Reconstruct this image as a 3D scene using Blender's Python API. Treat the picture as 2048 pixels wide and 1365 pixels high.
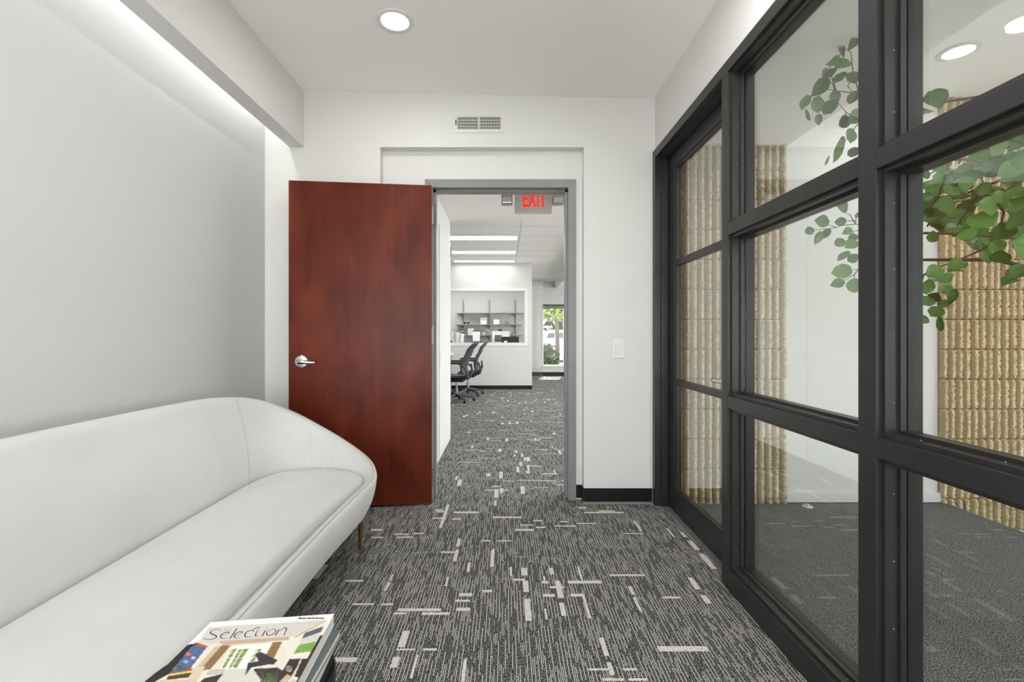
import bpy, bmesh, math, random
import numpy as np
from mathutils import Vector, Matrix, noise
PI = math.pi
R = math.radians
# ------------------------------------------------------------------ clean
for o in list(bpy.data.objects): bpy.data.objects.remove(o)
S = bpy.context.scene
COL = S.collection
random.seed(7)

# ------------------------------------------------------------------ camera
F, VX, VY, H = 940.0, 1012.0, 668.0, 1.10
cam = bpy.data.cameras.new('camera'); co = bpy.data.objects.new('camera', cam); COL.objects.link(co)
co.location = (0, 0, H); co.rotation_euler = (R(90), 0, 0)
cam.sensor_width = 36; cam.lens = 36 * F / 2048
cam.shift_x = (1024 - VX) / 2048; cam.shift_y = (VY - 682.5) / 2048
cam.clip_start = 0.02; cam.clip_end = 200
S.camera = co
# ------------------------------------------------------------------ world, sun, exposure
S.view_settings.view_transform = 'Standard'; S.view_settings.look = 'None'
S.view_settings.exposure = 0.03; S.view_settings.gamma = 1.0
S.view_settings.use_curve_mapping = False
w = bpy.data.worlds.new('sky'); S.world = w; w.use_nodes = True
nt = w.node_tree; bg = nt.nodes['Background']
sky = nt.nodes.new('ShaderNodeTexSky'); sky.sky_type = 'NISHITA'; sky.sun_disc = False
sky.sun_elevation = R(52); sky.sun_rotation = R(10)
hsv = nt.nodes.new('ShaderNodeHueSaturation'); hsv.inputs['Saturation'].default_value = .3
nt.links.new(sky.outputs[0], hsv.inputs['Color']); nt.links.new(hsv.outputs[0], bg.inputs[0]); bg.inputs[1].default_value = 0.9
def lamp(name, kind, loc, rot, power, size=None, size_y=None, col=(1, 1, 1), parent=None, shape=None, spread=None):
    l = bpy.data.lights.new(name, kind); l.energy = power; l.color = col
    if size is not None:
        if kind == 'AREA':
            l.shape = shape or ('RECTANGLE' if size_y else 'DISK'); l.size = size
            if size_y: l.size_y = size_y
            if spread: l.spread = spread
        elif kind == 'SUN': l.angle = size
    o = bpy.data.objects.new(name, l); o.location = loc; o.rotation_euler = rot; COL.objects.link(o)
    if parent: o.parent = parent; o.matrix_parent_inverse = parent.matrix_basis.inverted()
    return o
lamp('sun', 'SUN', (3, 16, 8), (R(-34), R(8), 0), 14.0, R(0.6), col=(1, .96, .88))
# unseen fill lamp added behind the camera for frontal light
lamp('rear_fill_lamp', 'AREA', (-0.3, -2.12, 1.0), (R(132), 0, 0), 50, 2.2, 1.4, col=(1, .99, .97))
lamp('ceiling_fill_lamp', 'AREA', (-.3, -1.3, .5), (R(180), 0, 0), 36, 1.6, 1.2, col=(1, .99, .97))  # added lamp facing up to lift the ceiling, has no fixture
lamp('vestibule_rear_fill', 'AREA', (2.6, -2.12, 1.0), (R(128), 0, 0), 20, 2.0, 1.4, col=(1, .99, .97))  # unseen fill added for the vestibule, standing in for daylight
lamp('vestibule_side_fill', 'AREA', (4.25, 1.2, .9), (0, R(122), 0), 62, 1.8, 2.4, col=(1, .99, .97))  # added side lamp to light the stone ribs from the right, wall there is solid
COVE_POWER, DOWN_POWER, TROFFER_POWER = 12, 4.5, 12
lamp('office_side_fill', 'AREA', (4.4, 7.5, 1.2), (0, R(115), 0), 190, 2.0, 6.0, col=(1, 1, .99))  # added office fill out of view, standing in for daylight

# ------------------------------------------------------------------ helpers
def P(px, py, Y): return Vector(((px - VX) * Y / F, Y, H - (py - VY) * Y / F))
def FL(px, py, z=0.0):
    Y = (H - z) * F / (py - VY); return Vector(((px - VX) * Y / F, Y, z))
def obj(name, bm, mat, parent=None, smooth=False, **props):
    if isinstance(bm, bmesh.types.BMesh):
        me = bpy.data.meshes.new(name); bmesh.ops.recalc_face_normals(bm, faces=bm.faces); bm.to_mesh(me); bm.free()
    else: me = bm
    if not len(me.materials):
        for m in (mat if isinstance(mat, (list, tuple)) else [mat]): me.materials.append(m)
    if smooth:
        for p in me.polygons: p.use_smooth = True
        if smooth is not True:
            me.set_sharp_from_angle(angle=R(smooth))
    o = bpy.data.objects.new(name, me); COL.objects.link(o)
    if parent is not None:
        o.parent = parent
        if parent.type == 'EMPTY': o.matrix_parent_inverse = parent.matrix_basis.inverted()
    for k, v in props.items(): o[k] = v
    return o
def thing(name, label, cat, loc=(0, 0, 0), group=None, kind=None):
    o = bpy.data.objects.new(name, None); COL.objects.link(o); o.location = loc; o.empty_display_size = .05
    o['label'] = label
    if kind: o['kind'] = kind
    else: o['category'] = cat
    if group: o['group'] = group
    return o
def tag(o, label, cat, group=None):
    o['label'] = label; o['category'] = cat
    if group: o['group'] = group
    return o
def struct(name, bm, mat, label=None, smooth=False):
    o = obj(name, bm, mat, None, smooth); o['kind'] = 'structure'
    if label: o['label'] = label
    return o
def part(root, name, bm, mat, smooth=False, local=False, **props):
    o = obj(name, bm, mat, None, smooth, **props)
    o.parent = root
    if not local and root.type == 'EMPTY': o.matrix_parent_inverse = root.matrix_basis.inverted()
    return o
def copy_tree(root, loc, rotz=None, label=None, scale=None):
    r = root.copy(); COL.objects.link(r); r.location = loc
    if rotz is not None: r.rotation_euler = (0, 0, rotz)
    if label: r['label'] = label
    if scale: r.scale = scale
    for ch in list(root.children):
        c = ch.copy(); COL.objects.link(c); c.parent = r
        for g in list(ch.children):
            d = g.copy(); COL.objects.link(d); d.parent = c
    return r
def box(bm, x0, x1, y0, y1, z0, z1, bev=0, M=None, mi=0):
    r = bmesh.ops.create_cube(bm, size=1)
    vs = r['verts']
    for v in vs:
        v.co = Vector(((x0 + x1) / 2 + v.co.x * (x1 - x0), (y0 + y1) / 2 + v.co.y * (y1 - y0), (z0 + z1) / 2 + v.co.z * (z1 - z0)))
    fs = list({f for v in vs for f in v.link_faces})
    for f in fs: f.material_index = mi
    if bev:
        es = list({e for v in vs for e in v.link_edges})
        g = bmesh.ops.bevel(bm, geom=es, offset=bev, segments=2, affect='EDGES', profile=.6)
        vs = list({v for f in g['faces'] for v in f.verts} | {v for v in vs if v.is_valid})
    if M is not None:
        for v in vs: v.co = M @ v.co
    return bm
def bx(*a, **k): return box(bmesh.new(), *a, **k)
def tube(bm, pts, rad, seg=8, cap=True):
    pts = [Vector(p) for p in pts]; n = len(pts)
    if not hasattr(rad, '__len__'): rad = [rad] * n
    rings = []; up = None
    for i in range(n):
        t = (pts[min(i + 1, n - 1)] - pts[max(i - 1, 0)]).normalized()
        if up is None:
            up = t.orthogonal().normalized()
        else:
            up = (up - t * up.dot(t)).normalized()
        b = t.cross(up)
        rings.append([bm.verts.new(pts[i] + (up * math.cos(a) + b * math.sin(a)) * rad[i]) for a in [2 * PI * k / seg for k in range(seg)]])
    for i in range(n - 1):
        for k in range(seg):
            bm.faces.new((rings[i][k], rings[i][(k + 1) % seg], rings[i + 1][(k + 1) % seg], rings[i + 1][k]))
    if cap: bm.faces.new(rings[0][::-1]); bm.faces.new(rings[-1])
    return bm
def tb(*a, **k): return tube(bmesh.new(), *a, **k)
def lathe(bm, prof, c=(0, 0, 0), axis='z', seg=24):
    c = Vector(c); rings = []
    for (r, h) in prof:
        ring = []
        for k in range(seg):
            a = 2 * PI * k / seg; x, y = r * math.cos(a), r * math.sin(a)
            d = {'z': (x, y, h), 'y': (x, h, y), 'x': (h, x, y)}[axis]
            ring.append(bm.verts.new(c + Vector(d)))
        rings.append(ring)
    for i in range(len(prof) - 1):
        for k in range(seg):
            bm.faces.new((rings[i][k], rings[i][(k + 1) % seg], rings[i + 1][(k + 1) % seg], rings[i + 1][k]))
    if prof[0][0] > 1e-6: bm.faces.new(rings[0])
    if prof[-1][0] > 1e-6: bm.faces.new(rings[-1])
    bmesh.ops.remove_doubles(bm, verts=bm.verts, dist=1e-6)
    return bm
def prism(bm, poly, y0, y1, axis='y'):
    """polygon in the plane across axis, extruded"""
    def mk(p, h): return {'y': (p[0], h, p[1]), 'x': (h, p[0], p[1]), 'z': (p[0], p[1], h)}[axis]
    a = [bm.verts.new(mk(p, y0)) for p in poly]; b = [bm.verts.new(mk(p, y1)) for p in poly]
    bm.faces.new(a); bm.faces.new(b[::-1]); n = len(poly)
    for i in range(n): bm.faces.new((a[i], b[i], b[(i + 1) % n], a[(i + 1) % n]))
    return bm
def text_mesh(body, size, loc, rot, mat, name, parent, depth=.001, sx=1.0, shear=0, bold=0, align='CENTER'):
    cu = bpy.data.curves.new('t', 'FONT'); cu.body = body; cu.size = size; cu.extrude = depth; cu.shear = shear; cu.offset = bold
    cu.align_x = align; cu.align_y = 'BOTTOM_BASELINE' if False else 'CENTER'
    t = bpy.data.objects.new('t', cu); COL.objects.link(t)
    dg = bpy.context.evaluated_depsgraph_get(); dg.update()
    me = bpy.data.meshes.new_from_object(t.evaluated_get(dg)); bpy.data.objects.remove(t)
    M = Matrix.Translation(loc) @ rot @ Matrix.Diagonal((sx, 1, 1, 1)); me.transform(M)
    me.materials.clear(); me.materials.append(mat)
    return part(parent, name, me, mat)

# ------------------------------------------------------------------ materials
def srgb(r, g, b):
    f = lambda c: (c / 255 / 12.92) if c <= 10 else (((c / 255) + .055) / 1.055) ** 2.4
    return (f(r), f(g), f(b), 1)
def mat(name, col, rough=.5, metal=0, spec=.5, noise_s=0, noise_a=0, bump_s=0, bump_a=0, emit=0, coat=0, sheen=0):
    m = bpy.data.materials.new(name); m.use_nodes = True; n = m.node_tree; b = n.nodes['Principled BSDF']
    c = srgb(*col)
    b.inputs['Base Color'].default_value = c; b.inputs['Roughness'].default_value = rough
    b.inputs['Metallic'].default_value = metal; b.inputs['Specular IOR Level'].default_value = spec
    if coat: b.inputs['Coat Weight'].default_value = coat; b.inputs['Coat Roughness'].default_value = .15
    if sheen: b.inputs['Sheen Weight'].default_value = sheen; b.inputs['Sheen Roughness'].default_value = .4
    if emit: b.inputs['Emission Color'].default_value = c; b.inputs['Emission Strength'].default_value = emit
    tc = n.nodes.new('ShaderNodeTexCoord')
    s = noise_s or 14; a = noise_a or .03
    t = n.nodes.new('ShaderNodeTexNoise'); t.inputs['Scale'].default_value = s; t.inputs['Detail'].default_value = 4
    n.links.new(tc.outputs['Object'], t.inputs['Vector'])
    r = n.nodes.new('ShaderNodeValToRGB')
    r.color_ramp.elements[0].position = .3; r.color_ramp.elements[1].position = .7
    r.color_ramp.elements[0].color = tuple(max(0, x * (1 - a)) for x in c[:3]) + (1,)
    r.color_ramp.elements[1].color = tuple(min(1, x * (1 + a)) for x in c[:3]) + (1,)
    n.links.new(t.outputs['Fac'], r.inputs[0])
    if not emit: n.links.new(r.outputs[0], b.inputs['Base Color'])
    if bump_a:
        t2 = n.nodes.new('ShaderNodeTexNoise'); t2.inputs['Scale'].default_value = bump_s; t2.inputs['Detail'].default_value = 5
        n.links.new(tc.outputs['Object'], t2.inputs['Vector'])
        bp = n.nodes.new('ShaderNodeBump'); bp.inputs['Strength'].default_value = bump_a; bp.inputs['Distance'].default_value = .004
        n.links.new(t2.outputs['Fac'], bp.inputs['Height']); n.links.new(bp.outputs[0], b.inputs['Normal'])
    return m
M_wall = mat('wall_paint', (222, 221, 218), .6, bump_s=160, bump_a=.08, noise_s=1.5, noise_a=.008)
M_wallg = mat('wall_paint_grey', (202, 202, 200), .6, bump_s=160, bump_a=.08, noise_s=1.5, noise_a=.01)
M_ceil = mat('ceiling_paint', (248, 246, 242), .8, bump_s=120, bump_a=.06, noise_s=1.2, noise_a=.008)
M_frame = mat('partition_paint', (44, 43, 42), .36, spec=.36, bump_s=60, bump_a=.05, noise_s=5, noise_a=.1)
M_doorf = mat('door_frame_paint', (134, 135, 136), .38, noise_s=6, noise_a=.05)
M_base = mat('vinyl_base', (14, 14, 16), .35)
M_metal = mat('satin_chrome', (205, 206, 206), .22, metal=1)
M_white = mat('white_plastic', (230, 229, 224), .35)
M_velvet = mat('velvet', (199, 199, 197), .85, sheen=.35, bump_s=400, bump_a=.05, noise_s=4, noise_a=.035, spec=.25)
M_seam = mat('velvet_seam', (168, 168, 165), .9)
M_brass = mat('aged_brass', (150, 118, 74), .35, metal=.9)
M_black = mat('gloss_black', (14, 14, 15), .18)
M_blackp = mat('black_plastic', (38, 40, 43), .45)
M_dark = mat('dark_void', (30, 30, 28), .8)
M_paper = mat('paper_edge', (226, 226, 222), .7)
M_shelf = mat('shelf_metal', (150, 150, 148), .4, metal=.3)
M_hinge = mat('hinge_steel', (150, 150, 148), .35, metal=.8)
M_screw = mat('screw_steel', (130, 130, 128), .4, metal=.8)
M_mortar = mat('mortar', (122, 106, 80), .95, bump_s=80, bump_a=.3, noise_s=30, noise_a=.1)
M_wood_desk = mat('white_laminate', (228, 228, 224), .35)

def stone_mat():
    m = bpy.data.materials.new('split_stone'); m.use_nodes = True; n = m.node_tree; b = n.nodes['Principled BSDF']
    b.inputs['Roughness'].default_value = .92; b.inputs['Specular IOR Level'].default_value = .15
    g = n.nodes.new('ShaderNodeNewGeometry')
    t = n.nodes.new('ShaderNodeTexNoise'); t.inputs['Scale'].default_value = 34; t.inputs['Detail'].default_value = 5; t.inputs['Roughness'].default_value = .7
    n.links.new(g.outputs['Position'], t.inputs['Vector'])
    r = n.nodes.new('ShaderNodeValToRGB'); cr = r.color_ramp
    cr.elements[0].position = .28; cr.elements[0].color = srgb(158, 138, 106)
    cr.elements[1].position = .5; cr.elements[1].color = srgb(222, 205, 168)
    e = cr.elements.new(.75); e.color = srgb(232, 222, 200)
    n.links.new(t.outputs['Fac'], r.inputs[0])
    oi = n.nodes.new('ShaderNodeObjectInfo'); hs = n.nodes.new('ShaderNodeHueSaturation')
    mr = n.nodes.new('ShaderNodeMapRange'); mr.inputs[3].default_value = .9; mr.inputs[4].default_value = 1.07
    n.links.new(oi.outputs['Random'], mr.inputs[0]); n.links.new(mr.outputs[0], hs.inputs['Value']); n.links.new(r.outputs[0], hs.inputs['Color'])
    n.links.new(hs.outputs[0], b.inputs['Base Color'])
    v = n.nodes.new('ShaderNodeTexVoronoi'); v.inputs['Scale'].default_value = 60; n.links.new(g.outputs['Position'], v.inputs['Vector'])
    t2 = n.nodes.new('ShaderNodeTexNoise'); t2.inputs['Scale'].default_value = 110; t2.inputs['Detail'].default_value = 6
    n.links.new(g.outputs['Position'], t2.inputs['Vector'])
    ad = n.nodes.new('ShaderNodeMath'); ad.operation = 'ADD'; n.links.new(v.outputs[0], ad.inputs[0]); n.links.new(t2.outputs['Fac'], ad.inputs[1])
    bp = n.nodes.new('ShaderNodeBump'); bp.inputs['Strength'].default_value = .6; bp.inputs['Distance'].default_value = .004
    n.links.new(ad.outputs[0], bp.inputs['Height']); n.links.new(bp.outputs[0], b.inputs['Normal'])
    return m
M_stone = stone_mat()
M_rib_shade = mat('rib_side_shade', (190, 170, 134), .95, bump_s=120, bump_a=.3, noise_s=60, noise_a=.15, spec=.1)  # same stone as the rib faces, side shade put into a darker colour

def glass_mat(name, tint=(.97, .985, .975)):
    m = bpy.data.materials.new(name); m.use_nodes = True; n = m.node_tree; n.nodes.clear()
    out = n.nodes.new('ShaderNodeOutputMaterial'); mx = n.nodes.new('ShaderNodeMixShader')
    tr = n.nodes.new('ShaderNodeBsdfTransparent'); tr.inputs[0].default_value = tint + (1,)
    gl = n.nodes.new('ShaderNodeBsdfGlossy'); gl.inputs['Roughness'].default_value = 0.0; gl.inputs[0].default_value = (1, 1, 1, 1)
    fr = n.nodes.new('ShaderNodeFresnel'); ge = n.nodes.new('ShaderNodeNewGeometry'); mr = n.nodes.new('ShaderNodeMapRange')
    mr.inputs[3].default_value = 1.75; mr.inputs[4].default_value = 1 / 1.75
    n.links.new(ge.outputs['Backfacing'], mr.inputs[0]); n.links.new(mr.outputs[0], fr.inputs['IOR'])
    n.links.new(fr.outputs[0], mx.inputs[0]); n.links.new(tr.outputs[0], mx.inputs[1]); n.links.new(gl.outputs[0], mx.inputs[2])
    n.links.new(mx.outputs[0], out.inputs[0]); return m
M_glass = glass_mat('clear_glass')

def wood_mat():
    m = bpy.data.materials.new('mahogany_veneer'); m.use_nodes = True; n = m.node_tree; b = n.nodes['Principled BSDF']
    tc = n.nodes.new('ShaderNodeTexCoord'); mp = n.nodes.new('ShaderNodeMapping')
    mp.inputs['Scale'].default_value = (16, 16, 1.6); n.links.new(tc.outputs['Object'], mp.inputs[0])
    t = n.nodes.new('ShaderNodeTexNoise'); t.inputs['Scale'].default_value = 1.6; t.inputs['Detail'].default_value = 7; t.inputs['Roughness'].default_value = .6
    n.links.new(mp.outputs[0], t.inputs['Vector'])
    t3 = n.nodes.new('ShaderNodeTexNoise'); t3.inputs['Scale'].default_value = 3.0; t3.inputs['Detail'].default_value = 2
    mp3 = n.nodes.new('ShaderNodeMapping'); mp3.inputs['Scale'].default_value = (1.6, 1, .8); n.links.new(tc.outputs['Object'], mp3.inputs[0]); n.links.new(mp3.outputs[0], t3.inputs['Vector'])
    mx = n.nodes.new('ShaderNodeMath'); mx.operation = 'MULTIPLY_ADD'; mx.inputs[1].default_value = .30
    n.links.new(t.outputs['Fac'], mx.inputs[0])
    m2 = n.nodes.new('ShaderNodeMath'); m2.operation = 'MULTIPLY'; m2.inputs[1].default_value = .70
    n.links.new(t3.outputs['Fac'], m2.inputs[0]); n.links.new(m2.outputs[0], mx.inputs[2])
    r = n.nodes.new('ShaderNodeValToRGB'); cr = r.color_ramp
    cr.elements[0].position = .3; cr.elements[0].color = srgb(70, 25, 13)
    cr.elements[1].position = .7; cr.elements[1].color = srgb(116, 50, 30)
    e = cr.elements.new(.5); e.color = srgb(94, 36, 21)
    n.links.new(mx.outputs[0], r.inputs[0]); n.links.new(r.outputs[0], b.inputs['Base Color'])
    b.inputs['Roughness'].default_value = .30; b.inputs['Specular IOR Level'].default_value = .16
    return m
M_mahog = wood_mat()

def math_n(n, op, a, b=None, c=None):
    k = n.nodes.new('ShaderNodeMath'); k.operation = op
    for i, v in enumerate((a, b, c)):
        if v is None: continue
        if isinstance(v, (int, float)): k.inputs[i].default_value = v
        else: n.links.new(v, k.inputs[i])
    return k.outputs[0]
def carpet_mat(name, stripes=True, lo=(8, 8, 9), hi=(150, 149, 145)):
    m = bpy.data.materials.new(name); m.use_nodes = True; n = m.node_tree; b = n.nodes['Principled BSDF']
    b.inputs['Roughness'].default_value = .95; b.inputs['Specular IOR Level'].default_value = .1
    g = n.nodes.new('ShaderNodeNewGeometry'); sp = n.nodes.new('ShaderNodeSeparateXYZ'); n.links.new(g.outputs['Position'], sp.inputs[0])
    x, y = sp.outputs[0], sp.outputs[1]
    t = n.nodes.new('ShaderNodeTexNoise'); t.inputs['Scale'].default_value = 200; t.inputs['Detail'].default_value = 3; t.inputs['Roughness'].default_value = .8
    n.links.new(g.outputs['Position'], t.inputs['Vector'])
    r = n.nodes.new('ShaderNodeValToRGB'); cr = r.color_ramp
    cr.elements[0].position = .46; cr.elements[0].color = srgb(*lo); cr.elements[1].position = .6; cr.elements[1].color = srgb(*hi)
    n.links.new(t.outputs['Fac'], r.inputs[0]); colr = r.outputs[0]
    if stripes:
        # 3 layers of broken pale yarn lines running along Y
        facs = []
        for (pitch, width, off, dens, ln) in ((.0122, .0017, 0.0, .45, 3.4), (.0122, .0013, .0061, .57, 6.5)):
            xs = math_n(n, 'ADD', x, off + 10)
            cell = math_n(n, 'FLOOR', math_n(n, 'DIVIDE', xs, pitch))
            fr = math_n(n, 'MULTIPLY', math_n(n, 'FRACT', math_n(n, 'DIVIDE', xs, pitch)), pitch)
            wn = n.nodes.new('ShaderNodeTexWhiteNoise'); wn.noise_dimensions = '1D'; n.links.new(cell, wn.inputs['W'])
            yy = math_n(n, 'ADD', math_n(n, 'MULTIPLY', y, ln), math_n(n, 'MULTIPLY', wn.outputs['Value'], 400))
            n1 = n.nodes.new('ShaderNodeTexNoise'); n1.noise_dimensions = '1D'; n1.inputs['Scale'].default_value = 1.6; n1.inputs['Detail'].default_value = 1.5
            n.links.new(yy, n1.inputs['W'])
            on = math_n(n, 'GREATER_THAN', n1.outputs['Fac'], dens)
            ln_ = math_n(n, 'LESS_THAN', math_n(n, 'ABSOLUTE', math_n(n, 'SUBTRACT', fr, pitch / 2)), width / 2)
            facs.append(math_n(n, 'MULTIPLY', on, ln_))
        fac = math_n(n, 'MAXIMUM', facs[0], facs[1])
        tt = n.nodes.new('ShaderNodeTexNoise'); tt.inputs['Scale'].default_value = 160; n.links.new(g.outputs['Position'], tt.inputs['Vector'])
        fac = math_n(n, 'MULTIPLY', fac, math_n(n, 'MULTIPLY_ADD', tt.outputs['Fac'], .8, .45))
        mx = n.nodes.new('ShaderNodeMix'); mx.data_type = 'RGBA'; n.links.new(fac, mx.inputs[0])
        n.links.new(colr, mx.inputs[6]); mx.inputs[7].default_value = srgb(244, 241, 234); colr = mx.outputs[2]
    n.links.new(colr, b.inputs['Base Color'])
    bp = n.nodes.new('ShaderNodeBump'); bp.inputs['Strength'].default_value = .6; bp.inputs['Distance'].default_value = .003
    n.links.new(t.outputs['Fac'], bp.inputs['Height']); n.links.new(bp.outputs[0], b.inputs['Normal'])
    return m
M_carpet = carpet_mat('striped_carpet')
M_carpet2 = carpet_mat('plain_carpet', False, (44, 44, 46), (168, 167, 167))
def inlay_mat():
    m = mat('carpet_inlay', (214, 210, 203), .95, noise_s=300, noise_a=.35, spec=.1); return m
M_inlay = inlay_mat()
M_inlay2 = mat('carpet_inlay_dim', (140, 139, 134), .95, noise_s=300, noise_a=.4, spec=.1)
for m_, th_ in ((M_inlay, .37), (M_inlay2, .45)):      # the pale pile is broken by the dark ground yarn
    n_ = m_.node_tree; out_ = n_.nodes['Material Output']; b_ = n_.nodes['Principled BSDF']
    g_ = n_.nodes.new('ShaderNodeNewGeometry'); t_ = n_.nodes.new('ShaderNodeTexNoise'); t_.inputs['Scale'].default_value = 190; t_.inputs['Detail'].default_value = 2
    n_.links.new(g_.outputs['Position'], t_.inputs['Vector'])
    n_.links.new(math_n(n_, 'GREATER_THAN', t_.outputs['Fac'], th_), b_.inputs['Alpha'])

def leaf_mat(name, c1, c2):
    m = bpy.data.materials.new(name); m.use_nodes = True; n = m.node_tree; b = n.nodes['Principled BSDF']
    oi = n.nodes.new('ShaderNodeObjectInfo'); r = n.nodes.new('ShaderNodeValToRGB')
    r.color_ramp.elements[0].color = srgb(*c1); r.color_ramp.elements[1].color = srgb(*c2)
    tc = n.nodes.new('ShaderNodeTexCoord'); t = n.nodes.new('ShaderNodeTexNoise'); t.inputs['Scale'].default_value = 2.0
    n.links.new(tc.outputs['Object'], t.inputs['Vector'])
    f = math_n(n, 'MULTIPLY_ADD', t.outputs['Fac'], .5, math_n(n, 'MULTIPLY', oi.outputs['Random'], .6))
    n.links.new(f, r.inputs[0]); n.links.new(r.outputs[0], b.inputs['Base Color'])
    b.inputs['Roughness'].default_value = .42; b.inputs['Transmission Weight'].default_value = 0
    return m
M_leaf = leaf_mat('leaf_green', (26, 62, 22), (112, 158, 68))
M_rib = mat('leaf_midrib', (110, 132, 84), .5)
M_twig = mat('twig', (84, 72, 58), .7)
M_trunk = mat('bark', (104, 96, 86), .8, bump_s=40, bump_a=.4, noise_s=20, noise_a=.2)
def emit_mat(name, col, s):
    m = bpy.data.materials.new(name); m.use_nodes = True; n = m.node_tree; n.nodes.clear()
    o = n.nodes.new('ShaderNodeOutputMaterial'); e = n.nodes.new('ShaderNodeEmission'); e.inputs[0].default_value = srgb(*col); e.inputs[1].default_value = s
    n.links.new(e.outputs[0], o.inputs[0]); return m
M_lens = emit_mat('lit_lens', (255, 253, 248), 5)
M_tube = emit_mat('lit_diffuser', (255, 254, 250), 1.6)
M_exit = emit_mat('exit_red', (255, 40, 25), 1.6)

# ================================================================== STRUCTURE
D = 3.05; XL = -1.564; XR = .967; REAR = -2.2
struct('floor', bx(XL - .1, 1.0, REAR, D, -.1, 0), M_carpet, 'charcoal striped carpet with pale dashes')
fl2 = struct('floor', bx(-4.6, 3.0, D, 12.4, -.1, 0), M_carpet, 'charcoal striped carpet running through the doorway to the far office')
fl3 = struct('floor', bx(1.0, 2.86, REAR, D + .1, -.1, 0), M_carpet2, 'plain dark grey loop carpet behind the glass partition')
# ceiling of the near room, slightly tilted
bm = bmesh.new()
zl, zr = 2.676, 2.628
for (x, z) in ((XL - .1, zl + .005), (XR + .2, zr - .004)):
    pass
v = [bm.verts.new(c) for c in ((XL - .1, REAR, zl + .005), (1.05, REAR, zr - .002), (1.05, 3.3, zr - .002), (XL - .1, 3.3, zl + .005),
                               (XL - .1, REAR, 2.95), (1.05, REAR, 2.95), (1.05, 3.3, 2.95), (XL - .1, 3.3, 2.95))]
for f in ((0, 1, 2, 3), (7, 6, 5, 4), (0, 4, 5, 1), (1, 5, 6, 2), (2, 6, 7, 3), (3, 7, 4, 0)): bm.faces.new([v[i] for i in f])
struct('ceiling', bm, M_ceil, 'smooth white ceiling of the sofa room')
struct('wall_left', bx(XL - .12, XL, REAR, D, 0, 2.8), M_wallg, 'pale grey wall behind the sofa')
# back wall with door recess
RX0, RX1, RZ, RD = -.816, .505, 2.312, 3.12
FX0, FX1, FZ = -.536, .4625, 2.122
bm = bmesh.new()
box(bm, XL - .12, RX0, D, 3.25, 0, 2.9); box(bm, RX1, XR + .09, D, 3.25, 0, 2.9); box(bm, RX0, RX1, D, 3.25, RZ, 2.9)
box(bm, RX0, FX0 + .01, RD, 3.25, 0, RZ); box(bm, FX1 - .01, RX1, RD, 3.25, 0, RZ); box(bm, FX0 + .01, FX1 - .01, RD, 3.25, FZ - .01, RZ)
struct('wall_back', bm, M_wall, 'white end wall with a shallow recess around the doorway')
# bulkhead with the light cove
struct('trim_1', bx(-1.408, -1.311, REAR, D, 2.3135, 2.8, bev=.003), M_wall, 'white ceiling bulkhead hiding the cove light')
# wall above the partition and rear walls
struct('wall_right', bx(XR, 1.05, REAR, D, 2.276, 2.9), M_wall, 'white wall above the glass partition')
bm = bmesh.new()
box(bm, XL - .1, -1.4, REAR - .1, REAR, 0, 2.9); box(bm, .8, 1.5, REAR - .1, REAR, 0, 2.9); box(bm, -1.4, .8, REAR - .1, REAR, 0, .45); box(bm, -1.4, .8, REAR - .1, REAR, 2.45, 2.9)
box(bm, 3.7, 4.4, REAR - .1, REAR, -.8, 2.9); box(bm, 1.5, 3.7, REAR - .1, REAR, -.8, .4); box(bm, 1.5, 3.7, REAR - .1, REAR, 2.6, 2.9)
struct('wall_rear', bm, M_wall)
bm = bmesh.new(); box(bm, -1.4, .8, REAR - .06, REAR - .054, .45, 2.45); box(bm, 1.5, 3.7, REAR - .06, REAR - .054, .4, 2.6)
struct('added_rear_window', bm, M_glass)  # unseen windows added so that sky light fills the rooms from behind
# vestibule
struct('ceiling', bx(1.05, 1.83, REAR, D + .02, 2.325, 2.9), M_ceil, 'lowered white soffit over the glass partition')
struct('ceiling', bx(1.83, 4.4, REAR, D + .3, 2.632, 2.9), M_ceil, 'white ceiling of the vestibule behind the glass')
struct('wall_vestibule', bx(1.78, 2.84, 3.075, 3.25, -.1, 2.9), M_wall, 'white wall between the two stone wall sections')
struct('wall_vestibule_right', bx(4.3, 4.4, REAR, 3.3, -.8, 2.9), M_wall)
struct('floor', bx(2.86, 4.4, REAR, 3.3, -.72, -.62), M_carpet2, 'lower landing of the vestibule')
struct('wall_step', bx(2.80, 2.86, REAR, D, -.62, -.1), M_wall)
struct('baseboard_vestibule', bx(1.83, 2.846, 3.06, 3.075, 0, .062, bev=.003), M_wall, 'white baseboard under the vestibule wall')

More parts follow.
